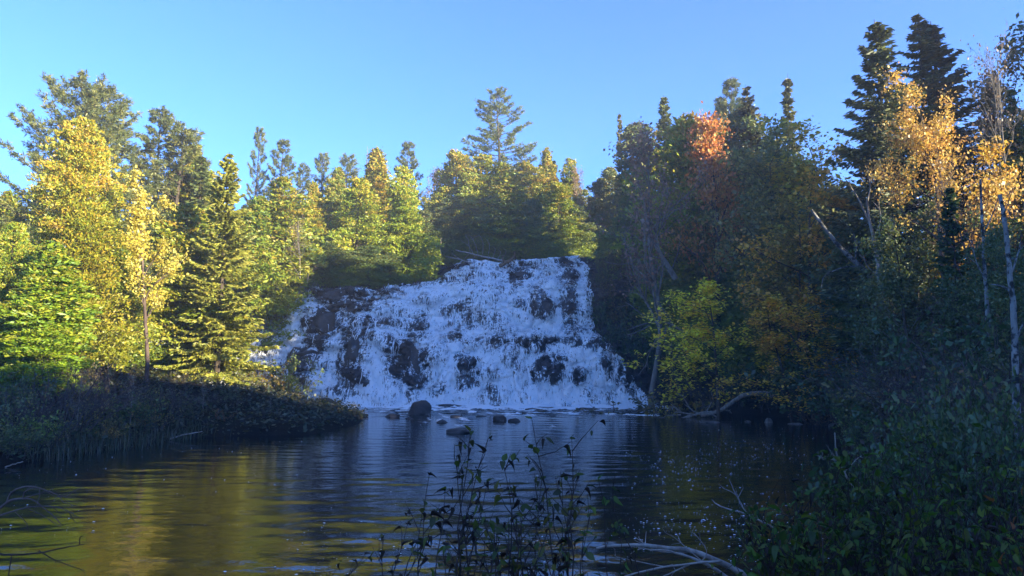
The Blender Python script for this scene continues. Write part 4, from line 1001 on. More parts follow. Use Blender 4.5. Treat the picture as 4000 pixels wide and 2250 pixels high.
deadwood('dead_tree', 'lichen grey dead trunk leaning left across the dark right slope', 'dead tree', 36, gpt(3490, 36), [(3490, 1250), (3440, 1150), (3380, 1060), (3300, 985), (3240, 915), (3170, 820)], (26, 11),
         [([(3380, 1060), (3330, 1040), (3250, 1060), (3210, 1090)], 7, 2), ([(3400, 1085), (3400, 1130), (3380, 1180)], 6, 2), ([(3420, 1110), (3470, 1120), (3520, 1160)], 7, 2), ([(3340, 1020), (3345, 960), (3330, 900)], 5, 2)], M_BIRCH)
deadwood('dead_tree', 'twisted bare grey tree with forked crown on the dark right slope', 'dead tree', 32, gpt(3470, 32), [(3475, 1250), (3440, 1120), (3425, 1000), (3400, 880), (3385, 780)], (20, 8),
         [([(3400, 880), (3360, 790), (3330, 740), (3300, 720)], 9, 3), ([(3385, 800), (3400, 720), (3380, 640)], 8, 2), ([(3425, 1000), (3480, 920), (3490, 850)], 8, 2), ([(3410, 940), (3440, 860), (3430, 790)], 6, 2), ([(3435, 1080), (3390, 1040), (3370, 990)], 6, 2)], M_PALE)
deadwood('birch_tree', 'pale speckled birch trunk standing near the right edge', 'birch', 14, gpt(3990, 14), [(3990, 1900), (3985, 1750), (3972, 1600), (3966, 1450), (3962, 1250), (3945, 1080), (3930, 900), (3905, 760)], (34, 14),
         [([(3960, 1160), (3930, 1125), (3870, 1110)], 12, 4), ([(3962, 1350), (3990, 1280), (4020, 1240)], 10, 4), ([(3945, 1080), (3980, 980), (3990, 900)], 9, 3)], M_BIRCH)
deadwood('birch_tree', 'thin grey birch trunk left of the pale speckled birch', 'birch', 22, gpt(3850, 22), [(3870, 1500), (3862, 1300), (3850, 1100), (3838, 900), (3830, 700)], (20, 8),
         [([(3850, 1100), (3810, 1010), (3800, 940)], 6, 2), ([(3840, 920), (3880, 830), (3900, 760)], 6, 2)], M_BIRCH)
deadwood('dead_tree', 'bare grey tree leaning out over the falls from the right bank', 'dead tree', 57, gpt(2610, 57), [(2640, 1090), (2590, 1010), (2550, 930), (2525, 850), (2515, 760)], (22, 6),
         [([(2590, 1010), (2520, 1000), (2440, 1030), (2390, 1030)], 6, 1.5), ([(2560, 950), (2500, 930), (2440, 900)], 5, 1.5), ([(2600, 1030), (2560, 1050), (2490, 1075)], 6, 1.5), ([(2540, 900), (2590, 860), (2640, 820), (2700, 800)], 5, 1.5),
          ([(2620, 1060), (2650, 980), (2665, 900), (2700, 840)], 5, 1.5), ([(2530, 880), (2480, 850), (2440, 800)], 4, 1.5)], M_PALE)
deadwood('dead_branch', 'pale drooping dead boughs hanging above the lower right falls', 'dead branch', 55, gpt(2640, 55), [(2660, 1290), (2600, 1260), (2520, 1265), (2450, 1290)], (9, 3),
         [([(2620, 1270), (2560, 1330), (2530, 1400), (2522, 1440)], 6, 2), ([(2600, 1262), (2600, 1310), (2590, 1370)], 5, 2), ([(2560, 1262), (2510, 1230), (2460, 1190), (2440, 1180)], 5, 2), ([(2650, 1285), (2600, 1230), (2570, 1160), (2565, 1125)], 5, 2),
          ([(2540, 1270), (2480, 1300), (2440, 1310)], 5, 2), ([(2640, 1300), (2620, 1360), (2640, 1420)], 4, 2)], M_PALE, group=None)
deadwood('dead_branch', 'bare curving boughs over the dark water right of the falls edge', 'dead branch', 53, gpt(2760, 53), [(2700, 1380), (2640, 1360), (2590, 1340)], (7, 2),
         [([(2660, 1365), (2640, 1420), (2650, 1450)], 4, 2), ([(2640, 1360), (2610, 1390), (2580, 1400)], 4, 2)], M_TWIG)
deadwood('fallen_log', 'arched bare log lying from the right shore into the pool', 'log', 45, (at(2815, 1600, 45)[0], 45, 0), [(3020, 1545), (2965, 1536), (2905, 1545), (2860, 1572), (2825, 1596), (2790, 1612), (2740, 1622)], (20, 13),
         [([(2800, 1608), (2740, 1612), (2690, 1630), (2660, 1640)], 10, 3), ([(2820, 1598), (2850, 1606), (2852, 1612)], 7, 3), ([(2770, 1615), (2800, 1630), (2815, 1640)], 8, 3), ([(2740, 1620), (2700, 1600), (2680, 1570), (2665, 1545)], 7, 2),
          ([(2720, 1622), (2660, 1610), (2630, 1590), (2600, 1590)], 7, 2), ([(2700, 1622), (2640, 1640), (2620, 1660)], 7, 2), ([(2690, 1618), (2640, 1610), (2625, 1640), (2632, 1658)], 6, 2), ([(2750, 1618), (2770, 1590), (2785, 1560), (2780, 1540)], 6, 2),
          ([(2660, 1620), (2600, 1625), (2580, 1650)], 5, 2), ([(2680, 1625), (2672, 1650), (2668, 1664)], 5, 2)], M_DEAD)
deadwood('fallen_tree', 'bleached fallen tree with bare ribs lying on top of the falls', 'fallen tree', 76, (at(1990, 1032, 76)[0], 76, at(1990, 1032, 76)[2]), [(2030, 1036), (1960, 1018), (1880, 1000), (1780, 977)], (9, 5),
         [([(1830, 992), (1812, 1016), (1796, 1030)], 2.5, 1), ([(1850, 995), (1832, 960), (1800, 940)], 2.5, 1), ([(1868, 998), (1858, 960), (1840, 925), (1816, 916)], 2.5, 1), ([(1885, 1000), (1886, 950), (1872, 920), (1842, 935)], 2.5, 1), ([(1905, 1005), (1912, 960), (1902, 935)], 2.5, 1),
          ([(1910, 1005), (1900, 1030), (1890, 1038)], 2.5, 1), ([(1925, 1010), (1935, 975), (1925, 962)], 2.5, 1), ([(1945, 1015), (1955, 985), (1945, 975)], 2.5, 1), ([(1860, 995), (1846, 1015), (1830, 1030)], 2.5, 1), ([(1836, 988), (1830, 940), (1818, 920)], 2.2, 1), ([(1955, 1018), (1975, 990), (1972, 972)], 2.2, 1)], M_DEAD)
deadwood('fallen_pole', 'thin bleached pole slanting beside the fallen tree atop the falls', 'log', 75, (at(1800, 1020, 75)[0], 75, at(1800, 1020, 75)[2]), [(1845, 1030), (1800, 1015), (1740, 1001)], (5, 3), [([(1825, 1024), (1790, 1008), (1764, 988)], 3, 2)], M_DEAD)
deadwood('tree_stump', 'upturned brown root end at the foot of the fallen tree', 'stump', 75, (at(2015, 1030, 75)[0], 75, at(2015, 1030, 75)[2]), [(1950, 1040), (1985, 1020), (2010, 1000), (2008, 982)], (16, 8),
         [([(2000, 1010), (2012, 1002), (2016, 1012)], 7, 3), ([(1970, 1026), (1962, 1005), (1970, 1000)], 7, 3), ([(1985, 1018), (2004, 1020), (2014, 1030)], 6, 3)], bark_mat('root_wood', (.07, .04, .022), (.24, .15, .085)))
for i, (a, w_, lab) in enumerate([(1660, 6, 'thin dark trunk, leftmost of the four stems in the dark gap above the falls'), (1676, 6, 'slanting pale trunk, second of the four stems in the dark gap'), (1706, 8, 'whitest trunk of the four stems in the dark gap above the falls'), (1722, 5, 'thin trunk right of the whitest stem in the dark gap')]):
    deadwood('dead_tree', lab, 'dead tree', 79, gpt(a, 79), [(a + 2, 1052), (a, 1020), (a - 4 + i, 985), (a - 6 + 2 * i, 930)], (w_, w_ * .7), [], M_BIRCH if i == 2 else M_PALE, group='stems in the dark gap above the falls')
deadwood('dead_tree', 'thin dead snag poking into the sky left of centre', 'dead tree', 88, gpt(1433, 88), [(1434, 1000), (1434, 760), (1433, 640), (1436, 572)], (6, 1.5), [([(1434, 640), (1444, 625)], 2, 1), ([(1434, 610), (1426, 600)], 2, 1)], M_PALE)
deadwood('driftwood', 'thin bleached stick lying at the waterline of the left bank', 'stick', 31, (at(720, 1700, 31)[0], 31, .0), [(660, 1716), (720, 1698), (790, 1686)], (7, 3), [], M_DEAD)
deadwood('driftwood', 'short grey stick at the water edge at far left', 'stick', 22.6, (at(60, 1810, 22.6)[0], 22.6, .0), [(20, 1824), (60, 1812), (90, 1804)], (6, 3), [], M_DEAD)

# ------------------------------------------------------------------ bushes
def bush(kind, v, px_, pytop, Y_, label, wide=1.0, tint=(1, 1, 1)):
    return tree(kind, v, px_, pytop, Y_, label, wide, tint)
LOOK = dict(shrub='brown leaved', twigshrub='twiggy', greenshrub='leafy')
def left_label(k_, a, b_, Yd):
    place = next(w for lim, w in ((110, 'at the left edge of the photo'), (280, 'under the broad left edge cedar'), (420, 'under the huge golden cedar'), (560, 'left of the aspen trunk'), (700, 'under the yellow aspen'), (860, 'between aspen and big spruce'), (960, 'under the big sunlit spruce'), (1090, 'right of the big spruce'),
                                         (1200, 'left of the rounded boulder'), (1300, 'before the rounded boulder'), (9999, 'at the tip of the left bank')) if a < lim)
    row = 'at the waterline' if pool_dist(np.array([at(a, b_, Yd)[0]]), np.array([Yd * 1.0]))[0] < 1.6 else 'set back'
    return '%s shrub, %s, %s' % (LOOK[k_], row, place)
def right_label(k_, a, b_, Yd):
    place = next(w for lim, w in ((2470, 'beside the falls'), (2600, 'beside the leaning bare grey tree'), (2740, 'below the pale drooping boughs'), (2960, 'under the brightest low maple'), (3180, 'under the second yellow sapling'), (3340, 'left of the leaning lichen grey trunk'),
                                         (3530, 'below the twisted bare tree'), (3700, 'right of the twisted bare tree'), (3880, 'left of the pale speckled birch'), (9999, 'behind the pale speckled birch')) if a < lim)
    row = 'high up' if b_ < 1200 else ('half way up' if b_ < 1400 else 'low down')
    return '%s shrub %s on the right bank, %s' % (LOOK[k_], row, place)
for i, (a, b_, Yd, k_, w_) in enumerate([
        (40, 1470, 25, 'shrub', 1.2), (150, 1560, 25, 'greenshrub', 1.1), (270, 1440, 28, 'twigshrub', 1.2), (340, 1500, 29, 'shrub', 1.2), (430, 1400, 32, 'twigshrub', 1.1), (500, 1560, 31, 'greenshrub', 1.1), (560, 1440, 34, 'shrub', 1.2),
        (640, 1500, 34, 'twigshrub', 1.3), (730, 1470, 36, 'twigshrub', 1.2), (700, 1590, 33.5, 'shrub', 1.3), (820, 1520, 37, 'twigshrub', 1.3), (800, 1610, 34, 'twigshrub', 1.5), (900, 1500, 38, 'shrub', 1.3), (930, 1590, 35, 'twigshrub', 1.5),
        (1000, 1530, 39, 'twigshrub', 1.4), (1040, 1600, 35, 'twigshrub', 1.6), (1100, 1540, 42, 'greenshrub', 1.3), (1130, 1610, 35.5, 'twigshrub', 1.7), (1190, 1580, 40, 'twigshrub', 1.5), (1210, 1620, 36, 'twigshrub', 1.8), (1290, 1600, 42, 'twigshrub', 1.6),
        (1300, 1640, 38, 'twigshrub', 2.0), (1370, 1615, 43, 'twigshrub', 1.7), (1160, 1545, 46, 'shrub', 1.3), (60, 1380, 29, 'greenshrub', 1.2), (220, 1380, 31, 'shrub', 1.2), (120, 1480, 27, 'twigshrub', 1.2), (380, 1600, 28.5, 'greenshrub', 1.2), (600, 1600, 31.5, 'shrub', 1.3),
        (10, 1620, 23.5, 'greenshrub', 1.2), (90, 1660, 24, 'shrub', 1.4), (200, 1640, 25.5, 'shrub', 1.3), (320, 1640, 27, 'twigshrub', 1.4), (450, 1660, 28.5, 'shrub', 1.4), (700, 1400, 40, 'shrub', 1.2), (840, 1430, 42, 'twigshrub', 1.2), (980, 1450, 45, 'shrub', 1.2)]):
    bush(k_, i, a, b_ + 60 * math.sin(i * 2.4) + (45 if a > 650 else 0), Yd, left_label(k_, a, b_, Yd), w_ * .92, ((1.3, 1.4, 1), (2.0, 2.1, .9), (1.4, 1.8, .9), (2.4, 1.9, .8), (1.4, 1.3, .9))[i % 5])
for i, (a, b_, Yd, lab) in enumerate([(315, 1430, 28, 'pale bare upright twigs, leftmost in the left bank thicket'), (405, 1400, 30, 'tall bare twigs in the left bank thicket under the golden cedar'), (520, 1450, 30.5, 'bare twigs in the left bank thicket left of the aspen'),
        (690, 1440, 33, 'bare branching twigs in the thicket right of the aspen trunk'), (800, 1480, 34.5, 'bare branching twigs in the thicket left of the big spruce'), (930, 1490, 36, 'bare branching twigs in the thicket below the big spruce'), (1060, 1520, 37, 'bare twigs standing above the low thicket right of the big spruce'), (1180, 1530, 38.5, 'bare twigs near the tip of the left bank')]):
    tree('bare', i, a, b_, Yd, lab, .9)
for i, (a, b_, Yd, lab) in enumerate([(590, 1560, 31.5, 'small yellow green bush low in the left bank thicket under the aspen'), (760, 1560, 34, 'small olive bush low in the left bank thicket left of the big spruce'), (470, 1620, 28.8, 'small olive bush above the sedge grass on the left bank'), (880, 1590, 34.2, 'small rusty bush low in the left bank thicket below the big spruce')]):
    bush('goldshrub', 0, a, b_, Yd, lab, 1.0, ((.6, .75, .8), (.4, .5, .6), (.4, .55, .6), (.6, .4, .5))[i])
bush('goldshrub', 0, 1045, 1400, 49, 'small gold leaved bush between the big spruce and the left cascade', 1.1)
bush('greenshrub', 0, 1120, 1385, 50, 'yellow green bush just right of the small gold bush', 1.0, (2.2, 1.9, 1))
bush('goldshrub', 0, 390, 1400, 33, 'yellowish bush at the foot of the huge golden cedar', .9, (.6, .7, .7))
# right shore
bush('goldshrub', 0, 2640, 1510, 46, 'yellow leaved sprays over the fallen log roots', 1.2, (.9, .9, .9))
bush('goldshrub', 0, 2480, 1535, 50, 'thin olive bush leaning over the right foot of the falls', 1.9, (.55, .6, .7))
for i, (a, b_, Yd, k_, w_) in enumerate([
        (2350, 1000, 75, 'greenshrub', .7), (2342, 1095, 71.5, 'shrub', .6), (2345, 1180, 69, 'greenshrub', .6), (2375, 1270, 66.3, 'greenshrub', .7), (2425, 1340, 64, 'shrub', .6), (2500, 1410, 62.2, 'greenshrub', .6), (2415, 1010, 72, 'greenshrub', .6), (2400, 1090, 69, 'shrub', .6), (2440, 1160, 68, 'greenshrub', .6), (2500, 1080, 70, 'twigshrub', .6), (2490, 1250, 66, 'shrub', .6), (2560, 1170, 67, 'twigshrub', .7), (2590, 1330, 62, 'twigshrub', .7), (2640, 1220, 63, 'shrub', .8),
        (2660, 1400, 59, 'shrub', .9), (2420, 1230, 66, 'twigshrub', .5), (2540, 1310, 64, 'twigshrub', .6), (2720, 1330, 58, 'twigshrub', 1.0), (2720, 1450, 55, 'twigshrub', 1.2), (2800, 1440, 52, 'shrub', 1.2), (2900, 1420, 50, 'greenshrub', 1.0), (3000, 1430, 47, 'shrub', 1.2), (3080, 1460, 45, 'greenshrub', 1.0), (3160, 1400, 42, 'greenshrub', 1.1),
        (3230, 1300, 40, 'greenshrub', 1.1), (3200, 1520, 39, 'shrub', 1.2), (3300, 1420, 35, 'greenshrub', 1.1), (3330, 1540, 31, 'greenshrub', 1.1), (3420, 1300, 31, 'twigshrub', 1.2), (3450, 1440, 27, 'greenshrub', 1.1), (3520, 1280, 27, 'twigshrub', 1.2), (3560, 1400, 23, 'shrub', 1.2),
        (3620, 1180, 26, 'twigshrub', 1.2), (3680, 1330, 21, 'twigshrub', 1.2), (3740, 1200, 22, 'greenshrub', 1.1), (3820, 1300, 18, 'twigshrub', 1.3), (3900, 1180, 19, 'shrub', 1.2), (3980, 1300, 16, 'twigshrub', 1.2), (3600, 1500, 19, 'greenshrub', 1.1), (3380, 1620, 24, 'greenshrub', 1.1), (3480, 1560, 21, 'shrub', 1.1)]):
    bush(k_, i, a, b_, Yd, right_label(k_, a, b_, Yd), w_, ((1.1, 1.2, 1), (1.6, 1.3, .9), (1.0, 1.2, 1.1), (1.3, 1.5, 1))[i % 4])

for i, c in enumerate(LEDGE):
    plant(('greenshrub', 'shrub', 'greenshrub', 'goldshrub')[i % 4], i, c[0] + .25, c[1] - .25, 2.3 + .5 * (i % 3), 'bush on a ledge right of the falls, ' + ('second from the top', 'third from the top', 'beside the right column of water', 'topmost', 'above the lower right veil', 'a little behind the rim', 'on the slope of the lower right veil', 'behind the right column', 'half way down the lower right veil', 'above the lower right veil, set back', 'lowest', 'high and set back', 'in the middle and set back')[i], .85, ((1.3, 1.2, .9), (1.6, 1.3, .9), (1.1, 1.2, 1), (.55, .6, .7))[i % 4], z0=c[2] - .25)
# ------------------------------------------------------------------ ground cover: nobody could count it
def cover(name, label, xr, yr, n_, ok, size, cols, up=.35, seed=1, hgt=.25):
    r = np.random.default_rng(seed)
    X_ = r.uniform(*xr, n_); Y_ = r.uniform(*yr, n_)
    k = ok(X_, Y_); X_, Y_ = X_[k], Y_[k]; Z_ = ground_z(X_, Y_)
    c = np.stack([X_, Y_, Z_ + r.uniform(0, 1, len(X_)) ** 2 * hgt + .03], 1)
    a = Acc(); cols = np.array(cols)
    A = r.normal(0, 1, (len(c), 3)) * np.array((1, 1, up)) + np.array((0, 0, up * .5))
    a.leaves(c, A, r.uniform(.6, 1.5, len(c)) * size, r.uniform(.35, .8, len(c)) * size, cols[r.choice(len(cols), len(c))] * r.uniform(.6, 1.3, (len(c), 1)), Bv=np.array((0, 0, 1.)) + r.normal(0, .5, (len(c), 3)))
    o = ob(name, a.mesh(name, M_LEAF)); tag(o, label, 'ground cover', None, 'stuff'); return o
cover('undergrowth', 'low dark leaves and litter covering the left bank', (-32, -8), (20, 62), 40000, lambda a, b_: (pool_dist(a, b_) > .05) & (a < -8), .17, ((.06, .07, .025), (.08, .075, .03), (.05, .07, .025), (.13, .12, .04)), seed=2, hgt=.5)
cover('undergrowth', 'low dark leaves and litter covering the right bank', (6, 34), (8, 72), 45000, lambda a, b_: (pool_dist(a, b_) > .3) & (a > 6), .18, ((.04, .05, .02), (.06, .045, .025), (.035, .05, .02), (.1, .07, .03)), seed=3, hgt=.5)
cover('undergrowth', 'low leaves and litter covering the ground behind the brink', (-32, 16), (65, 92), 30000, lambda a, b_: (b_ > 78) | (a < -8), .2, ((.05, .055, .02), (.07, .06, .025), (.05, .065, .02)), seed=4, hgt=.6)
def sedge(label, spots, n_, seed, L=(.35, .8), cols=((.05, .075, .02), (.08, .09, .03), (.1, .085, .04))):
    r = np.random.default_rng(seed); a = Acc(); cols = np.array(cols)
    for (x0, y0, sp) in spots:
        for _ in range(n_):
            X_, Y_ = x0 + r.normal(0, sp), y0 + r.normal(0, sp * .5)
            p0 = np.array((X_, Y_, max(gz(X_, Y_), -.05))); az = r.uniform(0, 6.28); l_ = r.uniform(*L); b_ = r.uniform(.1, .7)
            d = np.array((math.cos(az), math.sin(az), 0)); s_ = np.array((-d[1], d[0], 0)) * .008
            p1 = p0 + d * l_ * b_ * .35 + np.array((0, 0, l_ * .6)); p2 = p0 + d * l_ * b_ + np.array((0, 0, l_ * (1 - b_ * .5)))
            V = np.array([p0 - s_, p0 + s_, p1 + s_, p1 - s_, p2]); c = cols[r.integers(len(cols))] * r.uniform(.7, 1.3)
            a.quads(V[:4], [[0, 1, 2, 3]], c); a.tris(V[2:5], [[1, 0, 2]], c)
    o = ob('grass', a.mesh('grass', M_LEAF)); return tag(o, label, 'grass', None, 'stuff')
sedge('green sedge grass drooping over the water along the left bank', [(on_water(px_, py_)[0], on_water(px_, py_)[1] + .5, .55) for px_, py_ in ((130, 1806), (210, 1790), (280, 1778), (340, 1768), (400, 1760), (460, 1752), (520, 1742), (590, 1730), (660, 1722), (720, 1712))], 110, 5)

# ------------------------------------------------------------------ foam flecks adrift on the pool
r = np.random.default_rng(8); a = Acc()
cnt = 0
fx = r.uniform(-15, 14, 60000); fy = 9.5 + (50 - 9.5) * r.random(60000) ** 1.7
pxx, pyy = project(fx, fy, 0 * fx)
dens = .06 + .9 * sstep(2300, 2600, pxx) * sstep(3300, 3000, pxx) * sstep(1640, 1800, pyy) + .30 * sstep(1900, 2100, pyy) * sstep(900, 1500, pxx)
dens = dens * sstep(.38, .62, fbm(fx / 1.6, fy / 1.6, 4, 4)) * np.where(pool_dist(fx, fy) < -.15, 1, 0)
kk = r.random(60000) < dens * .42; fx, fy = fx[kk], fy[kk]; fz = wave_z(fx, fy) + .012
n_ = len(fx); s_ = .006 + .017 * r.random(n_) ** 4
th = np.arange(6) / 6 * 2 * np.pi
rad = s_[:, None] * r.uniform(.7, 1.3, (n_, 6))
V = np.stack([fx[:, None] + rad * np.cos(th) * 1.3, fy[:, None] + rad * np.sin(th), np.broadcast_to(fz[:, None], rad.shape)], -1)
top = np.stack([fx, fy, fz + s_ * .5], -1)
VV = np.concatenate([V, top[:, None, :]], 1).reshape(-1, 3)
T = np.array([[j, (j + 1) % 6, 6] for j in range(6)])[None] + (np.arange(n_) * 7)[:, None, None]
m, t, out = new_mat('foam_white'); p = N(t, 'ShaderNodeBsdfPrincipled'); p.inputs['Base Color'].default_value = (.82, .84, .86, 1); p.inputs['Roughness'].default_value = .7; t.links.new(p.outputs[0], out.inputs['Surface'])
tag(ob('foam', make_mesh('foam', VV, [T.reshape(-1, 3)], m)), 'small white foam flecks drifting on the dark pool', 'foam', None, 'stuff')

# ------------------------------------------------------------------ near plants: every leaf its own piece
def leaf_mesh(name, seed, curl=.3, fold=.35, broad=.55, base=(.06, .09, .025)):
    r = np.random.default_rng(seed); V = []; Q = []
    u = np.linspace(0, 1, 6); wd = broad * .5 * np.sin(np.pi * u ** .8) ** .8 * (1 - .25 * u) + .004
    for i, uu in enumerate(u):
        zc = -curl * uu ** 2 + r.normal(0, .012)
        for sg in (-1, 0, 1):
            V.append((uu * (1 - .1 * curl), sg * wd[i], zc + abs(sg) * wd[i] * fold + r.normal(0, .01)))
    for i in range(5):
        for j in range(2): Q.append((i * 3 + j, i * 3 + j + 1, i * 3 + j + 4, i * 3 + j + 3))
    c = np.array(base) * np.array([[1 + .1 * (j % 2)] for j in range(10)])
    return make_mesh(name, V, [np.array(Q)], M_NEAR, c, True)
LEAVES = [leaf_mesh('leaf', i, c_, f_, b_, (1, 1, 1)) for i, (c_, f_, b_) in enumerate([(.15, .25, .62), (.35, .3, .55), (.5, .5, .6), (.05, .15, .7), (.7, .6, .5)])]
DRY = [leaf_mesh('leaf', 20 + i, c_, f_, b_, (1, 1, 1)) for i, (c_, f_, b_) in enumerate([(1.0, 1.6, .45), (.8, 2.2, .4)])]
def set_leaf(root, p, d, up, size, col, dry=False):
    me = (DRY if dry else LEAVES)[int(rng.integers(0, 2 if dry else 5))]
    o = bpy.data.objects.new('leaf', me); COL.objects.link(o); o.parent = root
    d = Vector(d).normalized(); s_ = Vector(up).cross(d)
    if s_.length < 1e-4: s_ = Vector((1, 0, 0)).cross(d)
    s_.normalize(); u = d.cross(s_)
    M = Matrix((d, s_, u)).transposed().to_4x4(); M.translation = Vector(p)
    o.matrix_local = M @ Matrix.Scale(size, 4)
    o.color = (*col, 1)
GREENS = [(.045, .095, .010), (.06, .11, .010), (.03, .06, .010), (.10, .125, .012), (.04, .065, .012), (.08, .095, .014)]
def sapling(name, label, X_, Y_, stems, size, cols, dryfrac=.15, group=None, mat=M_DARKTWIG, ntw=5, maxleaf=240, tw_len=.28, lp=4, cat='shrub', stemr=.007, low=.25):
    zb = gz(X_, Y_) - .05; b0 = np.array((X_, Y_, zb))
    root = thing(name, label, cat, tuple(b0), 0, group)
    spots = []
    for tip in stems:                                            # tip: world point the stem reaches
        tip = np.array(tip) - b0; a = Acc(); k = 9; tt = np.linspace(0, 1, k)[:, None]
        bow = rng.normal(0, .06, 3) * np.linalg.norm(tip); bow[2] = abs(bow[2])
        pts = tip * tt + bow * np.sin(tt * np.pi) + rng.normal(0, .008, (k, 3)); pts[0] += rng.normal(0, .05, 3) * (1, 1, 0)
        a.tube(pts, np.linspace(stemr, .0018, k), 5)
        for j in range(ntw):
            f = rng.uniform(low, .97) * (k - 1); q_ = int(f); p0 = pts[q_] + (pts[min(q_ + 1, k - 1)] - pts[q_]) * (f - q_)
            d = nrm(tip + rng.normal(0, .65, 3) * np.linalg.norm(tip)); L = tw_len * rng.uniform(.5, 1.2)
            tp_ = np.stack([p0, p0 + d * L * .5 + rng.normal(0, .01, 3), p0 + d * L + np.array((0, 0, .06 * L))])
            a.tube(tp_, (.0035, .0025, .0012), 4)
            for l_ in range(lp):
                u = rng.uniform(.25, 1.05); pp = p0 + d * L * u
                spots.append((pp, nrm(d * .5 + rng.normal(0, .7, 3) + np.array((0, 0, -.25)))))
        for l_ in range(3): spots.append((pts[-1 - l_ % 2], nrm(tip * .3 + rng.normal(0, .8, 3))))
        ob('stem', a.mesh('stem', mat, True), root)
    rng.shuffle(spots)
    for pp, d in spots[:maxleaf]:
        c = np.array(cols[int(rng.integers(len(cols)))]) * rng.uniform(.7, 1.3); dry = rng.random() < dryfrac
        if dry: c = np.array((.028, .018, .012)) * rng.uniform(.6, 1.4)
        set_leaf(root, pp, d, nrm(np.array((0, 0, 1.)) + rng.normal(0, .45, 3)), size * rng.uniform(.55, 1.25), c, dry)
    return root
G1 = 'saplings on the near bank in front of the pool'
C1 = [(.06, .09, .014), (.08, .105, .016), (.05, .055, .018), (.11, .10, .018)]
sapling('sapling', 'tallest bare stemmed sapling before the flat pool rock, leaves at its tip', .11, 4.6, [at(2080, 1640, 4.6), at(1960, 1800, 4.5), at(2115, 1880, 4.7), at(2020, 1950, 4.4)], .058, C1, .35, G1, ntw=6, lp=2, low=.55, tw_len=.22)
sapling('sapling', 'twiggy dark sapling just left of the tallest sapling', -.22, 4.5, [at(1850, 1690, 4.5), at(1900, 1710, 4.6), at(1790, 1790, 4.4), at(1910, 1880, 4.5), at(1855, 1860, 4.3)], .06, C1, .4, G1, ntw=7, lp=2, low=.45, tw_len=.2)
sapling('sapling', 'short leaning sapling with withered tip, leftmost of the middle saplings', -.5, 4.4, [at(1680, 1860, 4.4), at(1740, 1920, 4.5), at(1660, 2000, 4.3)], .07, C1, .55, G1, ntw=6, lp=2, low=.4, tw_len=.2)
sapling('sapling', 'leafy sapling right of the tallest sapling', .38, 4.7, [at(2225, 1715, 4.7), at(2190, 1880, 4.6), at(2260, 1860, 4.8), at(2150, 1980, 4.5)], .06, C1, .2, G1, ntw=7, lp=2, low=.45, tw_len=.22)
sapling('sapling', 'dense green sapling, rightmost of the middle saplings', .62, 4.8, [at(2345, 1870, 4.8), at(2380, 1960, 4.8), at(2310, 1990, 4.7), at(2430, 2060, 4.9)], .062, GREENS, .1, G1, ntw=8, lp=3, low=.3, tw_len=.2)
for i, (a_, b_, n_, lab) in enumerate([(1930, 2010, 5, 'low leafy sprout below the twiggy dark sapling'), (2090, 2040, 5, 'low leafy sprout at the foot of the tallest sapling'), (1800, 2090, 3, 'low sprout at the foot of the leaning leftmost sapling'), (2010, 2140, 5, 'broad leaved sprout at the bottom middle edge of the photo'), (2160, 2160, 5, 'broad leaved sprout at the bottom edge right of the middle')]):
    Yd = 4.0 + .12 * i
    sapling('sprout', lab, at(a_, b_, Yd)[0], Yd, [at(a_ + rng.normal(0, 60), b_ + rng.normal(0, 50), Yd + rng.normal(0, .2)) for _ in range(n_)], .06, C1, .25, G1, ntw=4, lp=2, low=.4, tw_len=.18)
sapling('sapling', 'bare thin twig rising at the bottom edge left of the middle', -.95, 4.6, [at(1500, 2080, 4.6), at(1590, 2050, 4.7), at(1640, 2150, 4.5)], .05, C1, .8, G1, ntw=5, lp=1, low=.4, tw_len=.16)
sapling('sapling', 'sparse twig with tiny leaves at the bottom, left of the yellow reflection', -1.5, 5.2, [at(1440, 2170, 5.2), at(1330, 2200, 5.2), at(1380, 2190, 5.1)], .05, C1, .6, G1, ntw=4, lp=1, low=.4, tw_len=.16)

G2 = 'leafy shrubs on the near right bank'
NEARR = [(3040, 2010, 6.4, 'leafy shrub reaching over the dark water, leftmost of the near right shrubs'), (3170, 1930, 6.6, 'round leaved shrub right of the leftmost near shrub'), (3310, 1810, 7.0, 'shrub with tall leafy shoots standing against the dark pool'),
         (3180, 2080, 5.4, 'low shrub under the round leaved shrub at the bottom'), (3430, 1770, 7.4, 'dense leafy shrub in the middle of the near right thicket'), (3380, 2000, 5.6, 'big leaved shrub below the dense leafy shrub'), (3560, 1700, 7.6, 'leafy shrub left of the birch foot'),
         (3600, 1920, 5.8, 'broad leaved shrub low in the near right thicket'), (3760, 1740, 6.8, 'leafy shrub at the foot of the pale speckled birch'), (3800, 1980, 5.0, 'dark big leaved shrub near the lower right corner'), (3920, 1840, 5.6, 'shrub cut by the right edge below the birch'),
         (3540, 2110, 4.7, 'low shrub at the bottom edge of the near right thicket'), (3940, 2080, 4.4, 'shrub in the lower right corner with a few rusty leaves'), (3020, 2130, 5.2, 'twiggy low shrub beside the bleached branches at the bottom'), (3720, 2130, 4.5, 'low leafy shrub at the bottom left of the corner shrub')]
for i, (a_, b_, Yd, lab) in enumerate(NEARR):
    X_ = at(a_, b_, Yd)[0]
    tips_ = [at(a_ + rng.normal(0, 70), b_ + abs(rng.normal(0, 110)) - 30, Yd + rng.normal(0, .35)) for _ in range(9)]
    cols = GREENS if i != 12 else GREENS + [(.22, .08, .02)]
    sapling('shrub', lab, X_, Yd + .1, tips_, .068 * rng.uniform(.8, 1.25), cols, .07, G2, ntw=9, lp=5, low=.25, tw_len=.34, maxleaf=290, stemr=.009)
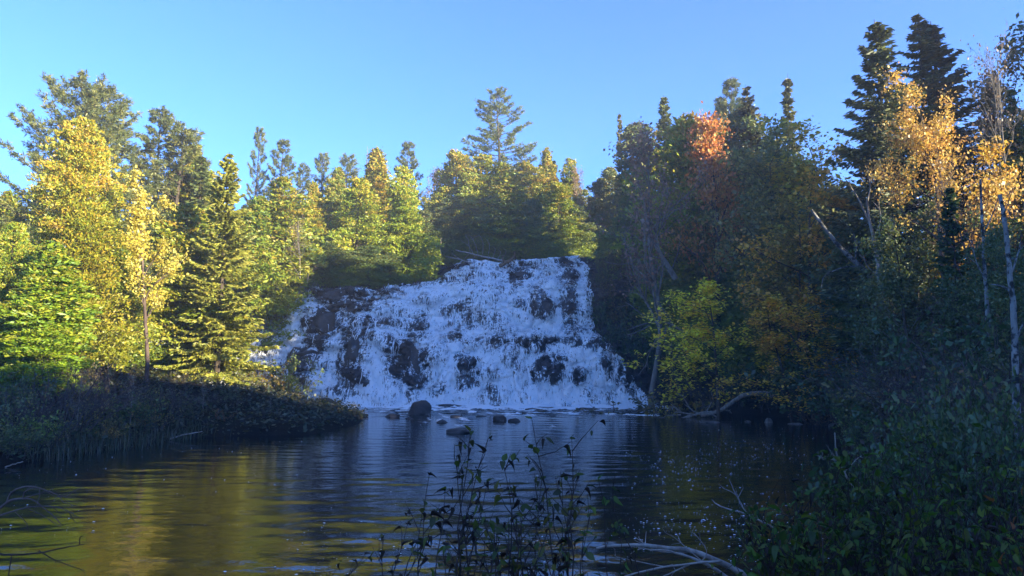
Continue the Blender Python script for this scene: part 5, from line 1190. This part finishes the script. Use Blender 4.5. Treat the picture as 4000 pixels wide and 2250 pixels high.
for i, (a_, b_, Yd) in enumerate([(3480, 1640, 10.5), (3580, 1570, 11.5), (3680, 1580, 10.5), (3790, 1520, 11), (3900, 1600, 9.5), (3990, 1500, 10), (3400, 1740, 10.5), (3730, 1440, 13), (3620, 1660, 9.5), (3850, 1420, 13)]):
    bush('greenshrub', i, a_, b_, Yd, 'dark leafy shrub behind the near right thicket, ' + ('above the dense leafy shrub', 'left of the birch foot, lower one', 'just left of the birch foot', 'left of the birch, half way up', 'at the birch foot', 'right of the birch foot', 'above the tall leafy shoots', 'high up left of the birch', 'above the broad leaved shrub', 'high up against the birch')[i], .55, (1.0, 1.1, .9))

# bleached fallen branches and a rock at the water's edge in front
Yb = 7.6
deadwood('fallen_branch', 'smooth bleached branch reaching left over the water at the bottom', 'branch', Yb, (at(2860, 2240, Yb)[0], Yb, at(2860, 2240, Yb)[2]), [(2940, 2260), (2820, 2200), (2710, 2155), (2600, 2140), (2500, 2130), (2400, 2132), (2330, 2140)], (24, 8),
         [([(2700, 2152), (2640, 2160), (2560, 2150), (2470, 2135)], 11, 4), ([(2520, 2130), (2500, 2110), (2480, 2100)], 6, 2)], M_DEAD)
deadwood('fallen_branch', 'second bleached branch below the smooth one, curving to the right', 'branch', 7.2, (at(2840, 2230, 7.2)[0], 7.2, at(2840, 2230, 7.2)[2]), [(2860, 2270), (2780, 2215), (2690, 2175), (2600, 2150), (2540, 2150)], (14, 6), [([(2780, 2215), (2740, 2190), (2660, 2120), (2620, 2090)], 5, 2), ([(2740, 2195), (2760, 2150), (2710, 2080)], 5, 2)], M_DEAD)
deadwood('fallen_branch', 'long thin grey branch crossing in front of the gray rock at the bottom', 'branch', 6.8, (at(2700, 2210, 6.8)[0], 6.8, at(2700, 2210, 6.8)[2]), [(2820, 2192), (2720, 2200), (2600, 2215), (2500, 2236), (2430, 2255)], (10, 6), [([(2600, 2215), (2520, 2200), (2430, 2180), (2400, 2170)], 5, 2), ([(2700, 2202), (2640, 2230), (2590, 2252)], 7, 4)], M_DEAD)
deadwood('fallen_branch', 'thin bare branch with forked tip lying over the dark pool at lower right', 'branch', 7.8, (at(2960, 2030, 7.8)[0], 7.8, at(2960, 2030, 7.8)[2]), [(3040, 2070), (2930, 2015), (2850, 1990), (2800, 1970), (2780, 1950)], (8, 3), [([(2920, 2010), (2890, 1960), (2860, 1900), (2848, 1870)], 6, 2), ([(2900, 1975), (2870, 1930), (2820, 1905)], 4, 1.5)], M_DEAD)
deadwood('fallen_branch', 'pale forked dead stem standing above the near right shrubs', 'branch', 8.2, (at(3290, 1830, 8.2)[0], 8.2, at(3290, 1830, 8.2)[2]), [(3330, 1900), (3290, 1830), (3268, 1770), (3262, 1690)], (9, 4), [([(3285, 1820), (3250, 1770), (3225, 1735)], 5, 2), ([(3300, 1845), (3340, 1800), (3365, 1780)], 5, 2), ([(3280, 1800), (3220, 1790), (3180, 1775)], 4, 2)], M_PALE)
deadwood('fallen_branch', 'grey curved dead bough reaching in from the left edge', 'branch', 6.2, (at(-60, 2030, 6.2)[0], 6.2, at(-60, 2030, 6.2)[2]), [(-80, 2040), (0, 1985), (40, 1955), (95, 1948), (150, 1965), (240, 2050)], (13, 3),
         [([(25, 1965), (50, 1920), (110, 1900), (170, 1912), (230, 1935), (270, 1945)], 9, 2), ([(90, 1945), (100, 1918), (150, 1906), (215, 1940)], 6, 2), ([(95, 1945), (130, 1935), (185, 1920), (200, 1918)], 5, 2), ([(-20, 2020), (60, 1995), (120, 1980), (200, 1978), (255, 1990), (305, 2020)], 8, 2), ([(100, 1982), (160, 2010), (240, 2060)], 4, 1.5), ([(60, 2000), (100, 2040), (110, 2080)], 3, 1.5)], M_TWIG)
deadwood('fallen_branch', 'dark thin twig low over the water at lower left', 'branch', 5.8, (at(-40, 2150, 5.8)[0], 5.8, at(-40, 2150, 5.8)[2]), [(-60, 2150), (40, 2168), (150, 2160), (250, 2140), (330, 2126)], (9, 3), [([(150, 2150), (220, 2190), (330, 2228)], 5, 2), ([(310, 2130), (312, 2100), (325, 2095)], 4, 2), ([(45, 2170), (38, 2220), (30, 2260)], 5, 3)], M_DARKTWIG)
me = rock_mesh('boulder', 77, GREY, .38, .3, .30, .2, 3, 0, .5)
X_, Y_, _z = at(2610, 2215, 9.0)
o = ob('boulder', me); o.location = (X_, 9.1, .06); tag(o, 'grey angular rock under the bleached branches at the water edge', 'rock')
cover('undergrowth', 'dead leaves and low weeds on the near bank', (-9, 11), (.5, 12), 16000, lambda a, b_: (pool_dist(a, b_) > .1) & (np.hypot(a, b_) > 1.5), .07, ((.05, .05, .02), (.06, .045, .025), (.045, .06, .02), (.09, .07, .03)), seed=9, hgt=.18)
